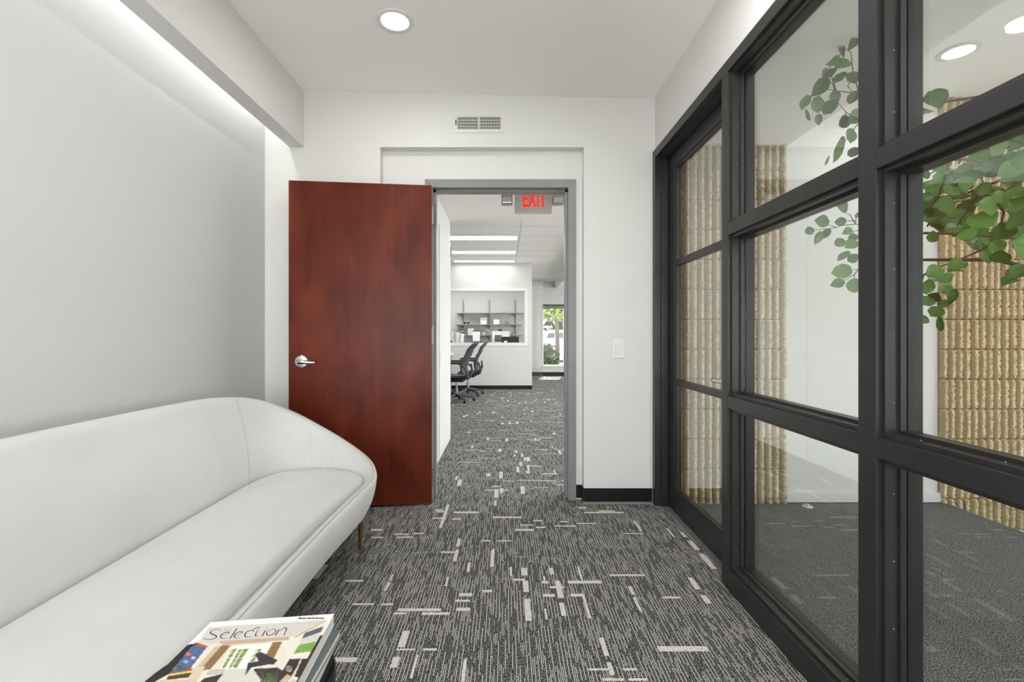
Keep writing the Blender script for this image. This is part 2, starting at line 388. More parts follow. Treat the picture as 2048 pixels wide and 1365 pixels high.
# stone walls: ribbed split-face block, each rib piece on its own
def rib_mesh(seed):
    rnd = random.Random(seed); bm = bmesh.new(); W, HH = .0415, .1915
    nx, nz = 7, 26; g = []
    off = rnd.uniform(0, 100)
    for j in range(nz + 1):
        row = []
        t = j / nz
        wob = .0012 * noise.noise((off, t * 5, 0)) ; wl = .0016 * noise.noise((off + 9, t * 7, 0)); wr = .0016 * noise.noise((off + 19, t * 7, 0))
        for i in range(nx + 1):
            s = i / nx
            x = (-W / 2 + wl) * (1 - s) + (W / 2 + wr) * s
            prof = (0, .5, .93, 1.0, 1.0, .97, .6, 0)[i]
            edge = min(1, min(t, 1 - t) * 28 + .55)
            d = .036 * prof * edge
            d += prof ** 2 * .010 * noise.noise((off + x * 70, t * 16, 3)) + prof ** 2 * .009 * noise.noise((off + x * 190, t * 42, 7))
            row.append(bm.verts.new((x + wob, -max(0, d), (t - .5) * HH)))
        g.append(row)
    for j in range(nz):
        for i in range(nx):
            f_ = bm.faces.new((g[j][i], g[j][i + 1], g[j + 1][i + 1], g[j + 1][i])); f_.material_index = 1 if i in (0, 1, nx - 1) else 0  # side columns get the tone with shade painted in
    b = [bm.verts.new((x, .01, z)) for x, z in ((-W / 2, -HH / 2), (W / 2, -HH / 2), (W / 2, HH / 2), (-W / 2, HH / 2))]
    bm.faces.new([r[0] for r in g] + [b[3], b[0]]); bm.faces.new([r[-1] for r in g][::-1] + [b[1], b[2]])
    bm.faces.new(g[0] + [b[1], b[0]]); bm.faces.new(g[-1][::-1] + [b[3], b[2]])
    bmesh.ops.recalc_face_normals(bm, faces=bm.faces)
    me = bpy.data.meshes.new('stone_rib'); bm.to_mesh(me); bm.free(); me.materials.append(M_stone); me.materials.append(M_rib_shade)
    for p in me.polygons: p.use_smooth = True
    return me
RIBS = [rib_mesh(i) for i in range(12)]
def stone_wall(name, label, xs, zbot, ztop, bx0, bx1):
    base = struct(name, bx(bx0, bx1, 3.07, 3.25, zbot, ztop), M_mortar, label)
    k = -8
    while True:
        z0 = .0265 + .1945 * k; z1 = z0 + .1945; k += 1
        if z1 <= zbot + .002: continue
        if z0 >= ztop - .012: break
        a, b = max(z0, zbot), min(z1, ztop)
        hole = None
        for x in xs:
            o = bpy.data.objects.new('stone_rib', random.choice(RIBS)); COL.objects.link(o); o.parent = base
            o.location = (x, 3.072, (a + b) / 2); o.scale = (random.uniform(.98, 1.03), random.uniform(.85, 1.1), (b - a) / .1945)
    return base
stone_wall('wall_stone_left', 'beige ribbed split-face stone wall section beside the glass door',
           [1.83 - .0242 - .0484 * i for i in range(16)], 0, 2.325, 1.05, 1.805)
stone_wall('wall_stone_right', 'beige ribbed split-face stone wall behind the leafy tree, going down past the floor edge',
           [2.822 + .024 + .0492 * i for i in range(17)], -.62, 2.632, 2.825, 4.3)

# baseboards, black vinyl
bm = bmesh.new(); box(bm, RX1, XR - .02, 3.042, D, 0.012, .098, bev=.002); struct('baseboard_back', bm, M_base, 'black vinyl baseboard right of the doorway')
bm = bmesh.new(); box(bm, FX1 + .003, RX1, 3.112, 3.12, 0.012, .098, bev=.002); box(bm, RX1 - .008, RX1, 3.05, 3.112, 0.012, .098); struct('baseboard_recess', bm, M_base)
struct('trim_2', bx(RX1 - .008, XR - .02, 3.03, 3.046, 0, .011, bev=.003), mat('floor_trim', (135, 136, 136), .5), 'thin grey strip under the black baseboard')
struct('baseboard_left', bx(XL, XL + .008, REAR, D, 0, .098), M_base)
struct('baseboard_end', bx(XL, RX0, 3.042, D, 0, .098), M_base)

# ------------------------------------------------ office beyond the doorway
OC = 2.505
struct('ceiling', bx(-4.6, 4.6, 4.88, 12.4, OC, 2.95), M_ceil, 'white tiled ceiling of the far office')
struct('ceiling', bx(-.7, 4.6, 3.25, 4.88, 2.268, 2.95), M_ceil, 'lowered soffit just beyond the doorway')
struct('wall_corridor', bx(-.72, -.582, 3.25, 4.885, 0, 2.3), M_wall, 'white wall left of the passage beyond the doorway')
struct('wall_office_left', bx(-4.6, -.7, 4.78, 4.88, 0, 2.95), M_wall)
struct('wall_office_side', bx(-4.7, -4.6, 4.8, 12.4, 0, 2.95), M_wall)
bm = bmesh.new()
for (y0, y1) in ((3.2, 4.4), (10.6, 12.4)): box(bm, 4.5, 4.6, y0, y1, 0, 2.95)
box(bm, 4.5, 4.6, 4.4, 10.6, 0, .4); box(bm, 4.5, 4.6, 4.4, 10.6, 2.4, 2.95)
struct('wall_office_right', bm, M_wall)
struct('window_3', bx(4.54, 4.546, 4.4, 10.6, .4, 2.4), M_glass)
struct('floor', bx(3.0, 4.6, 3.25, 12.4, -.1, 0), M_carpet)
struct('wall_office_front', bx(1.0, 4.6, 3.25, 3.35, 0, 2.95), M_wall)
# ceiling grid
bm = bmesh.new()
y = 5.5
while y < 12.2: box(bm, -4.5, 4.4, y - .004, y + .004, OC - .003, OC + .001); y += .61
for x in (-3.4, -2.2, -1.02, .20, 1.42, 2.6): box(bm, x - .004, x + .004, 4.9, 12.3, OC - .003, OC + .001)
o = obj('ceiling_grid', bm, mat('grid_grey', (222, 222, 220), .6)); o['kind'] = 'structure'
# partition wall with the pass-through
PW = 9.3; S93 = F / PW
def X93(px): return (px - VX) / S93
def Z93(py): return H - (py - VY) / S93
hx1, hz0, hz1 = X93(1049.3), Z93(686), Z93(582.5)
hx0 = -2.4
bm = bmesh.new()
box(bm, -4.6, hx0, PW, PW + .13, 0, OC); box(bm, hx1, .514, PW, PW + .13, 0, OC)
box(bm, hx0, hx1, PW, PW + .13, 0, hz0); box(bm, hx0, hx1, PW, PW + .13, hz1, OC)
struct('wall_office_partition', bm, M_wall, 'white half wall with a large pass-through window in the far office')
bm = bmesh.new(); t = .058
box(bm, hx0 - t, hx1 + t, PW - .012, PW, hz1, hz1 + t); box(bm, hx0 - t, hx1 + t, PW - .012, PW, hz0 - t, hz0)
box(bm, hx1, hx1 + t, PW - .012, PW, hz0, hz1)
struct('trim_3', bm, mat('trim_white', (238, 238, 235), .4), 'white casing around the office pass-through')
struct('baseboard_partition', bx(-4.6, .514, PW - .01, PW, 0, .078), M_base, 'black baseboard along the far office half wall')
# window wall
WW = 12.27; S12 = F / WW
wx0, wx1, wz0, wz1 = (1087 - VX) / S12, (1126 - VX) / S12 + .03, H - (731 - VY) / S12, H - (612 - VY) / S12
bm = bmesh.new()
box(bm, -4.6, wx0, WW, WW + .2, 0, 2.95); box(bm, wx1, 4.6, WW, WW + .2, 0, 2.95)
box(bm, wx0, wx1, WW, WW + .2, 0, wz0); box(bm, wx0, wx1, WW, WW + .2, wz1, 2.95)
struct('wall_office_back', bm, mat('office_wall', (205, 205, 204), .6), 'light grey rear wall of the far office')
win = thing('window_1', 'narrow tall office window looking onto trees', None, (wx0, WW, wz0), kind='structure')
bm = bmesh.new(); f = .035
box(bm, wx0 - f, wx0, WW - .015, WW + .08, wz0 - f, wz1 + f); box(bm, wx1, wx1 + f, WW - .015, WW + .08, wz0 - f, wz1 + f)
box(bm, wx0, wx1, WW - .015, WW + .08, wz1, wz1 + f); box(bm, wx0, wx1, WW - .03, WW + .08, wz0 - f, wz0)
part(win, 'window_frame', bm, M_white)
part(win, 'pane', bx(wx0, wx1, WW + .05, WW + .056, wz0, wz1), M_glass)
struct('baseboard_office', bx(-4.6, 4.6, WW - .01, WW, 0, .1), M_base)
# raised blind
bl = thing('window_blind', 'dark grey blind drawn up at the top of the far office window', 'blind', (wx0, WW - .03, wz1 - .08))
for i in range(4): part(bl, 'slat', bx(wx0 - .01, wx1 + .01, WW - .05, WW - .02, wz1 - .075 + i * .018, wz1 - .063 + i * .018), mat('blind_grey', (90, 94, 94), .5) if i == 0 else bpy.data.materials['blind_grey'])
part(bl, 'head_rail', bx(wx0 - .015, wx1 + .015, WW - .055, WW - .016, wz1, wz1 + .03), M_blackp)
# frameless glass panel with track
gp = thing('glass_screen', 'frameless clear glass screen standing at the end of the office half wall', 'glass screen', (.62, PW + .05, 0))
part(gp, 'pane', bx(.516, .735, PW + .045, PW + .055, .0, 2.15), M_glass)
part(gp, 'top_track', bx(.516, 3.0, PW + .035, PW + .065, 2.15, 2.19), M_shelf)
part(gp, 'bottom_track', bx(.516, .735, PW + .04, PW + .06, 0.0, .015), M_shelf)
struct('trim_4', bx(1.28, 1.75, 6.2, WW, 2.28, OC), M_ceil, 'white boxed beam on the office ceiling')

# ================================================================== DOORWAY FRAME + RED DOOR
fr = thing('door_frame', 'grey painted steel frame around the open doorway', 'door frame', (0, 3.12, 0))
JX0, JX1, JZ = -.486, .412, 2.068
def framebar(name, bm): return part(fr, name, bm, M_doorf, smooth=30)
bm = bmesh.new(); prism(bm, [(FX0, 0), (JX0, 0), (JX0, JZ), (FX0, FZ)], 3.105, 3.26); framebar('jamb', bm)
bm = bmesh.new(); prism(bm, [(FX1, 0), (JX1, 0), (JX1, JZ), (FX1, FZ)], 3.105, 3.26); framebar('jamb', bm)
bm = bmesh.new(); prism(bm, [(FX0 + .0015, FZ), (JX0 + .0015, JZ), (JX1 - .0015, JZ), (FX1 - .0015, FZ)], 3.105, 3.26); framebar('head', bm)
framebar('door_stop', bx(JX0, JX0 + .016, 3.155, 3.21, 0, JZ)); framebar('door_stop', bx(JX1 - .016, JX1, 3.155, 3.21, 0, JZ))
framebar('door_stop', bx(JX0, JX1, 3.155, 3.21, JZ - .016, JZ))
for z in (1.955, 1.30, .11):
    part(fr, 'strike_hole', lathe(bmesh.new(), [(0.0, -.001), (.003, -.001), (.003, .002)], (JX1 - .0005, 3.13, z), 'x', 8), M_dark)

HX, HY, TH = -.477, 3.012, R(6.55)
door = thing('door_1', 'dark red mahogany veneer door standing fully open', None, (HX, HY, 0), kind='structure')
door.rotation_euler = (0, 0, TH)
def dpart(name, bm, m, smooth=False): return part(door, name, bm, m, smooth, local=True)
leaf = dpart('leaf', bx(-.876, 0, 0, .044, .012, 2.052, bev=.0015), M_mahog)
bm = bmesh.new(); lathe(bm, [(.0, -.012), (.012, -.012), (.036, -.009), (.0415, -.003), (.0415, 0)], (-.80, 0, .926), 'y', 32)
dpart('rosette', bm, M_metal, 40)
bm = bmesh.new()
tube(bm, [(-.80, -.008, .926), (-.80, -.05, .926)], .012, 16)
tube(bm, [(-.81, -.052, .927), (-.79, -.055, .928), (-.765, -.056, .926), (-.74, -.055, .923), (-.722, -.048, .922), (-.708, -.042, .921)], [.0125, .014, .012, .0105, .0095, .0085], 14)
dpart('lever', bm, M_metal, 50)
bm = bmesh.new(); lathe(bm, [(.0, -.069), (.006, -.069), (.008, -.066), (.008, -.05)], (-.808, 0, .926), 'y', 14); dpart('lock_button', bm, M_metal, 40)
for z in (1.86, 1.09, .18):
    bm = bmesh.new(); tube(bm, [(.007, .006, z - .055), (.007, .006, z + .055)], .0065, 10)
    for q in (-.018, .018): tube(bm, [(.007, .006, z + q - .001), (.007, .006, z + q + .001)], .0072, 10)
    box(bm, -.001, .004, .004, .04, z - .055, z + .055)
    dpart('hinge', bm, M_hinge, 30)
# white door in passage
d3 = thing('door_3', 'flush white door on the left of the passage', None, (-.56, 4.45, 0), kind='structure')
part(d3, 'leaf', bx(-.582, -.575, 4.07, 4.875, .02, 2.05, bev=.002), M_wall)
for z in (1.95, 1.08, .22):
    part(d3, 'hinge', tb([(-.572, 4.876, z - .05), (-.572, 4.876, z + .05)], .008, 8), M_hinge)
part(d3, 'latch_plate', bx(-.575, -.5735, 4.085, 4.095, .82, .94), M_hinge)

# ================================================================== GLASS PARTITION (right)
XF, XG, XB = .95, 1.016, 1.0625
gpn = thing('glass_partition', 'tall glazed partition with black painted frame and three tiers of panes', 'partition', (1.0, 1.0, 0))
posts = [(3.0, 3.048), (2.015, 2.072), (1.207, 1.269), (.40, .46), (-.42, -.36), (-1.26, -1.2), (-2.18, -2.12)]
for i, (a, b) in enumerate(posts): part(gpn, 'post', bx(XF, XB if i else XB + .018, a, b, 0, 2.278, bev=.0025), M_frame)
part(gpn, 'head_rail', bx(XF + .0005, XB + .018, posts[-1][0], 3.048, 2.226, 2.279, bev=.0025), M_frame)
rails = [(0, .088), (.782, .834), (1.523, 1.574)]
SC = []
for i in range(1, len(posts) - 1):
    y1, y0 = posts[i][0], posts[i + 1][1]
    for j, (a, b) in enumerate(rails):
        part(gpn, 'sill_rail' if j == 0 else 'transom_rail', bx(XF, XB, y0, y1, a, b, bev=.0025), M_frame)
    tiers = [(.088, .782), (.834, 1.523), (1.574, 2.226)]
    for (z0, z1) in tiers:
        # stepped glazing stops on all four sides, near and far side of the glass
        bm = bmesh.new()
        for (xa, xb, s) in ((XF + .014, XG - .018, .012), (XG - .020, XG - .005, .021), (XG + .005, XB - .004, .014)):
            box(bm, xa, xb, y1 - s, y1, z0, z1); box(bm, xa, xb, y0, y0 + s, z0, z1)
            box(bm, xa, xb, y0 + s, y1 - s, z0, z0 + s); box(bm, xa, xb, y0 + s, y1 - s, z1 - s, z1)
        part(gpn, 'glazing_stop', bm, M_frame)
        part(gpn, 'pane', bx(XG - .003, XG + .003, y0 + .008, y1 - .008, z0 + .008, z1 - .008), M_glass)
        # screws
        if i < 4:
            bm = bmesh.new(); n = 4
            for k in range(n):
                zz = z0 + .09 + (z1 - z0 - .18) * k / (n - 1)
                bmesh.ops.create_uvsphere(bm, u_segments=6, v_segments=4, radius=.0022, matrix=Matrix.Translation((XG - .030, y1 - .012, zz)))
                yy = y0 + .09 + (y1 - y0 - .18) * k / (n - 1)
                bmesh.ops.create_uvsphere(bm, u_segments=6, v_segments=4, radius=.0022, matrix=Matrix.Translation((XG - .030, yy, z0 + .012)))
            part(gpn, 'screw', bm, M_screw)
# stepped stops of the door bay
bm = bmesh.new(); s = .014
box(bm, .988, 1.03, 3.0 - s, 3.0, 0, 2.226); box(bm, .988, 1.03, 2.072, 2.072 + s, 0, 2.226); box(bm, .988, 1.03, 2.072, 3.0, 2.226 - s, 2.226)
part(gpn, 'door_stop', bm, M_frame)
# glazed door
d2 = thing('door_2', 'glazed door with black frame and two thin muntins in the partition', None, (1.05, 2.09, 0), kind='structure')
dx0, dx1 = 1.034, 1.078; dy0, dy1 = 2.086, 2.997; dz0, dz1 = .008, 2.216; sw = .118
part(d2, 'stile', bx(dx0, dx1, dy0, dy0 + sw, dz0, dz1, bev=.002), M_frame); part(d2, 'stile', bx(dx0, dx1, dy1 - sw, dy1, dz0, dz1, bev=.002), M_frame)
part(d2, 'top_rail', bx(dx0, dx1, dy0 + sw, dy1 - sw, 2.13, dz1, bev=.002), M_frame); part(d2, 'bottom_rail', bx(dx0, dx1, dy0 + sw, dy1 - sw, dz0, .14, bev=.002), M_frame)
zs = [.14, .785, .82, 1.518, 1.553, 2.13]
part(d2, 'muntin', bx(dx0 + .004, dx1 - .004, dy0 + sw, dy1 - sw, .785, .82, bev=.002), M_frame)
part(d2, 'muntin', bx(dx0 + .004, dx1 - .004, dy0 + sw, dy1 - sw, 1.518, 1.553, bev=.002), M_frame)
for (a, b) in ((.14, .785), (.82, 1.518), (1.553, 2.13)):
    part(d2, 'pane', bx(1.056, 1.062, dy0 + sw - .004, dy1 - sw + .004, a, b), M_glass)
bm = bmesh.new(); s = .012
for xa, xb in ((1.04, 1.054),):
    box(bm, xa, xb, dy1 - sw - s, dy1 - sw, .14, 2.13); box(bm, xa, xb, dy0 + sw, dy0 + sw + s, .14, 2.13)
    box(bm, xa, xb, dy0 + sw, dy1 - sw, .14, .14 + s); box(bm, xa, xb, dy0 + sw, dy1 - sw, 2.13 - s, 2.13)
part(d2, 'glazing_stop', bm, M_frame)
bm = bmesh.new(); lathe(bm, [(0, -.01), (.03, -.008), (.034, 0)], (dx0, 2.145, .88), 'x', 24); tube(bm, [(dx0, 2.145, .88), (dx0 - .045, 2.145, .88)], .011, 12)
tube(bm, [(dx0 - .045, 2.135, .88), (dx0 - .048, 2.18, .88), (dx0 - .046, 2.24, .878), (dx0 - .04, 2.27, .876)], [.011, .0105, .009, .008], 12)
part(d2, 'lever', bm, M_metal, 50)

# ================================================================== WALL FITTINGS
vn = thing('wall_vent', 'white supply air grille with fine vertical fins above the door recess', 'vent', (-.17, D, 2.47))
vx0, vx1, vz0, vz1 = -.315, -.036, 2.428, 2.509
part(vn, 'backing', bx(vx0 - .004, vx1 + .004, D - .0015, D, vz0 - .004, vz1 + .004), M_dark)
bm = bmesh.new(); e = .024
box(bm, vx0 - e, vx1 + e, D - .005, D, vz1, vz1 + .012); box(bm, vx0 - e, vx1 + e, D - .005, D, vz0 - e, vz0)
box(bm, vx0 - e, vx0, D - .005, D, vz0, vz1); box(bm, vx1, vx1 + e, D - .005, D, vz0, vz1)
part(vn, 'frame', bm, M_wall)
bm = bmesh.new(); n = 36
for i in range(n + 1):
    x = vx0 + (vx1 - vx0) * i / n
    if abs(i - n // 2) < 1: continue
    box(bm, x - .0013, x + .0013, D - .009, D - .002, vz0, vz1)
part(vn, 'fins', bm, M_white, kind='stuff')
for i in range(4):
    z = vz0 + (vz1 - vz0) * (i + .25) / 4 + .012
    part(vn, 'blade', bx(vx0, vx1, D - .004, D - .0018, z - .0016, z + .0016), M_white)
part(vn, 'mullion', bx(-.1795, -.1715, D - .012, D - .001, vz0, vz1), M_white)
part(vn, 'damper_lever', bx(vx0 - .012, vx0 - .006, D - .012, D - .004, 2.455, 2.485), M_blackp)

sw_ = thing('light_switch', 'white rocker light switch on the wall right of the doorway', 'light switch', (.726, D, 1.0))
part(sw_, 'plate', bx(.686, .766, D - .006, D, .942, 1.067, bev=.002), M_white)
part(sw_, 'rocker_frame', bx(.709, .743, D - .0085, D - .006, .969, 1.04, bev=.001), M_white)
part(sw_, 'rocker', bx(.711, .741, D - .012, D - .008, .971, 1.006, bev=.001), M_white)

def downlight(label, x, y, z, rin, rout, pw=1.0):
    t = thing('recessed_downlight', label, 'ceiling light', (x, y, z), 'recessed round downlights')
    bm = bmesh.new(); lathe(bm, [(rout, 0), (rout, -.003), (rout * .97, -.005), (rin * 1.04, -.004), (rin, .0), (rin, .001)], (x, y, z), 'z', 48)
    o = part(t, 'trim_ring', bm, M_white, 40)
    bm = bmesh.new(); lathe(bm, [(rin * 1.02, 0), (rin, -.0022), (.0, -.0022)], (x, y, z), 'z', 48)
    part(t, 'lens', bm, M_lens)
    l = lamp('downlight_lamp', 'AREA', (x, y, z - .02), (0, 0, 0), DOWN_POWER * pw, rin * 1.9, parent=t)
    return t
def ceil_z(x): return 2.676 + (x + 1.564) / (.967 + 1.564) * (2.628 - 2.676) + .001
downlight('round recessed ceiling downlight in the sofa room', -.553, 2.34, ceil_z(-.553), .067, .092)
downlight('round recessed ceiling downlight beyond the glass partition above the tree', 2.455, 2.55, 2.631, .066, .092)
for (y, nm) in ((1.5, 'near the camera'), (0.1, 'behind the camera')):  # unseen downlights added to brighten the wall above the partition
    downlight('added unseen recessed ceiling downlight close to the glazed partition ' + nm, .55, y, ceil_z(.55), .067, .092, 1.7)
for (x, y, nm) in ((-.553, .7, 'second'), (-.553, -.95, 'rearmost')):
    downlight('round recessed ceiling downlight of the sofa room, ' + nm + ' from the doorway' if nm == 'second' else 'rearmost round recessed ceiling downlight of the sofa room', x, y, ceil_z(x), .067, .092)
downlight('round recessed ceiling downlight in the vestibule behind the camera', 2.455, -.3, 2.631, .066, .092)
# cove light strip
cv = thing('cove_light', 'white light strip hidden behind the ceiling bulkhead', 'cove light', (-1.50, .4, 2.6))
part(cv, 'channel', bx(-1.52, -1.46, REAR + .05, D - .05, 2.60, 2.625), M_white)
lamp('cove_lamp', 'AREA', (-1.49, (REAR + D) / 2, 2.595), (0, 0, 0), COVE_POWER, .04, D - REAR - .1, parent=cv, shape='RECTANGLE')

# exit sign
ex = thing('exit_sign', 'white exit sign with red letters and two emergency lamp heads', 'exit sign', (.22, 3.8, 2.268))
part(ex, 'housing', bx(.07, .372, 3.8, 3.84, 2.078, 2.262, bev=.006), mat('sign_grey', (188, 186, 182), .25))
part(ex, 'canopy', bx(.16, .28, 3.79, 3.85, 2.25, 2.268), M_white)
t_ = text_mesh('EXIT', .19, Vector((.229, 3.798, 2.185)), Matrix.Rotation(R(90), 4, 'X'), M_exit, 'letters', ex, .0008, .50, 0, .0035)
for x0, lab in ((-.038, 0), (.376, 1)):
    h = part(ex, 'lamp_head', bx(x0, x0 + .092, 3.77, 3.85, 2.145, 2.235, bev=.012), mat('head_plastic', (165, 160, 150), .4) if x0 < 0 else bpy.data.materials['head_plastic'], 40)
    l = part(h, 'lens', bx(x0 + .01, x0 + .082, 3.764, 3.771, 2.152, 2.196, bev=.002), mat('clear_lens', (200, 205, 210), .1, metal=.6) if x0 < 0 else bpy.data.materials['clear_lens'])

# ceiling troffers
def troffer(y, w, label, x0=-1.02, x1=.185, pw=1.0):
    t = thing('ceiling_troffer', label, 'ceiling light', ((x0 + x1) / 2, y, OC), 'parabolic ceiling troffers')
    z = OC
    bm = bmesh.new(); f = .018
    box(bm, x0, x1, y - w / 2, y - w / 2 + f, z - .008, z); box(bm, x0, x1, y + w / 2 - f, y + w / 2, z - .008, z)
    box(bm, x0, x0 + f, y - w / 2 + f, y + w / 2 - f, z - .008, z); box(bm, x1 - f, x1, y - w / 2 + f, y + w / 2 - f, z - .008, z)
    part(t, 'frame', bm, M_white)
    part(t, 'diffuser', bx(x0 + f, x1 - f, y - w / 2 + f, y + w / 2 - f, z - .002, z - .0005), M_tube)
    n = 24
    for k in range(1, n):
        x = x0 + f + (x1 - x0 - 2 * f) * k / n
        part(t, 'louver_blade', bx(x - .002, x + .002, y - w / 2 + f, y + w / 2 - f, z - .03, z - .003), M_metal)
    lamp('troffer_lamp', 'AREA', ((x0 + x1) / 2, y, z - .035), (0, 0, 0), TROFFER_POWER * pw, x1 - x0 - .06, w - .06, parent=t, shape='RECTANGLE')
    return t
troffer(6.87, .36, 'nearest of the three long louvred ceiling lights beyond the doorway')
troffer(8.08, .36, 'middle one of the three long louvred ceiling lights beyond the doorway')
troffer(9.08, .32, 'farthest of the three long louvred ceiling lights, close to the half wall', pw=.3)
lamp('office_fill', 'AREA', (-1.2, 10.9, 2.45), (0, 0, 0), 40, 2.2, 1.2)  # added fill without a fixture, stands in for the room lighting
lamp('passage_fill', 'AREA', (2.2, 4.2, 2.25), (0, 0, 0), 16, .6, .6)  # added out-of-view fill for the passage, no fixture

# ================================================================== CARPET INLAYS
HL = [(810,925,106,8),(990,1127,129,7),(708,775,133,6),(800,845,137,6),(1097,1180,188,9),(1178,1220,145,6),(1120,1180,165,5),(1190,1235,176,7),(1275,1380,170,5),(1380,1470,158,5),(1300,1340,150,5),(425,478,188,9),(425,478,223,7),(530,600,208,6),(545,620,222,6),(620,672,205,6),(500,530,258,6),(940,982,239,6),(1010,1078,239,5),(750,815,292,8),(857,900,293,7),(665,745,292,4),(1097,1170,313,7),(1240,1310,320,3),(1460,1570,265,6),(1600,1640,265,5),(1195,1220,255,5),(1775,1812,277,6),(305,388,425,9),(680,825,446,5),(1005,1060,416,6),(1085,1140,420,9),(945,988,473,11),(835,895,490,14),(815,885,518,10),(820,885,558,14),(548,748,560,13),(530,588,577,9),(660,790,578,12),(470,528,535,9),(340,438,534,9),(1220,1250,432,11),(1340,1495,431,13),(1225,1280,493,13),(1352,1415,492,13),(1255,1320,455,10),(1535,1700,399,8),(1780,1862,503,9),(1940,2010,473,5),(1510,1550,445,3),(665,730,745,10),(540,630,745,8),(250,355,793,22),(780,835,662,6),(1760,1990,742,24),(1435,1530,838,10),(1595,1660,838,10),(1500,1600,885,12),(1620,1710,885,12),(720,760,95,5),(730,770,103,6),(1415,1600,107,6),(1485,1560,100,5),(1390,1425,85,8),(1600,1690,205,4)]
VLn = [(1008,0,1005,38,18),(1004,50,1002,75,10),(775,70,755,178,15),(840,135,835,175,6),(868,70,868,105,6),(838,228,826,265,14),(824,280,815,335,16),(882,340,875,385,14),(990,277,990,360,15),(1138,366,1138,400,28),(1143,425,1145,478,26),(1152,510,1155,612,28),(1075,362,1075,402,10),(1262,365,1265,395,20),(1290,425,1310,505,22),(1308,528,1325,588,22),(1235,555,1240,605,10),(1385,358,1408,420,10),(1413,490,1440,600,13),(1625,450,1645,490,15),(1650,500,1680,570,12),(1465,145,1500,215,8),(1650,145,1680,195,10),(1800,180,1835,220,10),(1865,200,1893,222,18),(1900,238,1950,282,25),(1955,300,2028,370,28),(1905,410,1950,465,25),(1960,492,2005,530,26),(540,365,528,385,9),(525,395,512,425,10),(508,430,490,472,13),(440,272,405,330,8),(400,335,383,362,9),(590,658,565,735,32),(545,780,525,830,34),(637,770,612,880,12),(865,790,848,895,15),(1490,690,1525,775,22),(1528,805,1550,865,22),(780,405,775,450,10),(1228,405,1232,425,10),(465,85,430,140,8)]
ZS = 2048 / 880
def zf(x, y): return 560 + x / ZS, 980 + y / ZS
bmA, bmB = bmesh.new(), bmesh.new()
DZ = [0]
def dash(bm, x0, x1, y0, y1):
    DZ[0] += 1; z_ = .0006 + DZ[0] * .0000012; bm.faces.new([bm.verts.new(q) for q in ((x0, y0, z_), (x1, y0, z_), (x1, y1, z_), (x0, y1, z_))])
for (xa, xb, y, th) in HL:
    a = FL(*zf(xa, y - th / 2)); b = FL(*zf(xb, y + th / 2)); c = FL(*zf(xb, y)); d = FL(*zf(xa, y))
    dash(bmA if th > 7 or y < 250 else bmB, d.x, c.x, b.y, a.y)
for (xt, yt, xb, yb, wd) in VLn:
    a = FL(*zf(xt, yt)); b = FL(*zf(xb, yb)); xm = (a.x + b.x) / 2; hw = wd / ZS / 2 * (a.y + b.y) / 2 / F
    dash(bmA if wd > 9 else bmB, xm - hw, xm + hw, b.y, a.y)
rnd = random.Random(11)
def scatter(x0, x1, y0, y1, n):
    for k in range(n):
        cx, cy = rnd.uniform(x0, x1), rnd.uniform(y0, y1)
        for j in range(rnd.choice((1, 1, 2, 3))):
            x, y = cx + rnd.uniform(-.12, .12), cy + rnd.uniform(-.12, .12)
            if rnd.random() < .55: l, t = rnd.uniform(.05, .2), rnd.uniform(.008, .022)
            else: t, l = rnd.uniform(.05, .18), rnd.uniform(.01, .035)
            if x0 < x < x1 - l and y0 < y < y1 - t: dash(bmA if rnd.random() < .55 else bmB, x, x + l, y, y + t)
scatter(-.47, 2.3, 3.2, 9.2, 420); scatter(-2.2, -.5, 5.2, 9.2, 110); scatter(.55, 2.0, 9.4, 12.1, 50)
scatter(-1.4, .9, -1.9, 1.3, 70); scatter(-1.5, -.8, 1.4, 2.9, 20)
flo = bpy.data.objects['floor']
o = obj('carpet_dash', bmA, M_inlay, flo); o['kind'] = 'stuff'
o2 = obj('carpet_dash', bmB, M_inlay2, flo); o2['kind'] = 'stuff'; o2['label'] = 'dimmer grey woven dashes'

# ================================================================== SOFA
YC = 1.38
# inner seat line, inner top, outer top, outer bottom, z top
ST = [  # ix, iy, tix, tiy, tox, toy, ox, oy, ztop
    (-.737, YC, -.734, YC, -.686, YC, -.712, YC, .352),
    (-.737, 1.85, -.734, 1.85, -.684, 1.85, -.712, 1.85, .352),
    (-.722, 2.16, -.716, 2.17, -.668, 2.16, -.70, 2.15, .360),
    (-.708, 2.33, -.700, 2.345, -.655, 2.37, -.705, 2.32, .378),
    (-.785, 2.445, -.768, 2.475, -.715, 2.53, -.77, 2.44, .425),
    (-.93, 2.50, -.91, 2.56, -.86, 2.625, -.90, 2.54, .50),
    (-1.06, 2.49, -1.06, 2.585, -1.045, 2.66, -1.05, 2.58, .59),
    (-1.15, 2.455, -1.18, 2.56, -1.21, 2.64, -1.17, 2.56, .675),
    (-1.21, 2.37, -1.28, 2.46, -1.355, 2.52, -1.31, 2.47, .752),
    (-1.235, 2.22, -1.33, 2.27, -1.435, 2.30, -1.40, 2.27, .79),
    (-1.24, 2.0, -1.345, 2.02, -1.455, 2.03, -1.42, 2.02, .802),
    (-1.24, YC, -1.35, YC, -1.46, YC, -1.425, YC, .806)]
full = ST + [tuple((2 * YC - v if k in (1, 3, 5, 7) else v) for k, v in enumerate(s)) for s in ST[-2:0:-1]]
def crom(pts, n):
    out = []; m = len(pts)
    for i in range(m):
        p0, p1, p2, p3 = (np.array(pts[(i + k - 1) % m], float) for k in range(4))
        for q in range(n):
            t = q / n
            out.append(.5 * ((2 * p1) + (-p0 + p2) * t + (2 * p0 - 5 * p1 + 4 * p2 - p3) * t * t + (-p0 + 3 * p1 - 3 * p2 + p3) * t ** 3))
    return out
stations = crom(full, 14)
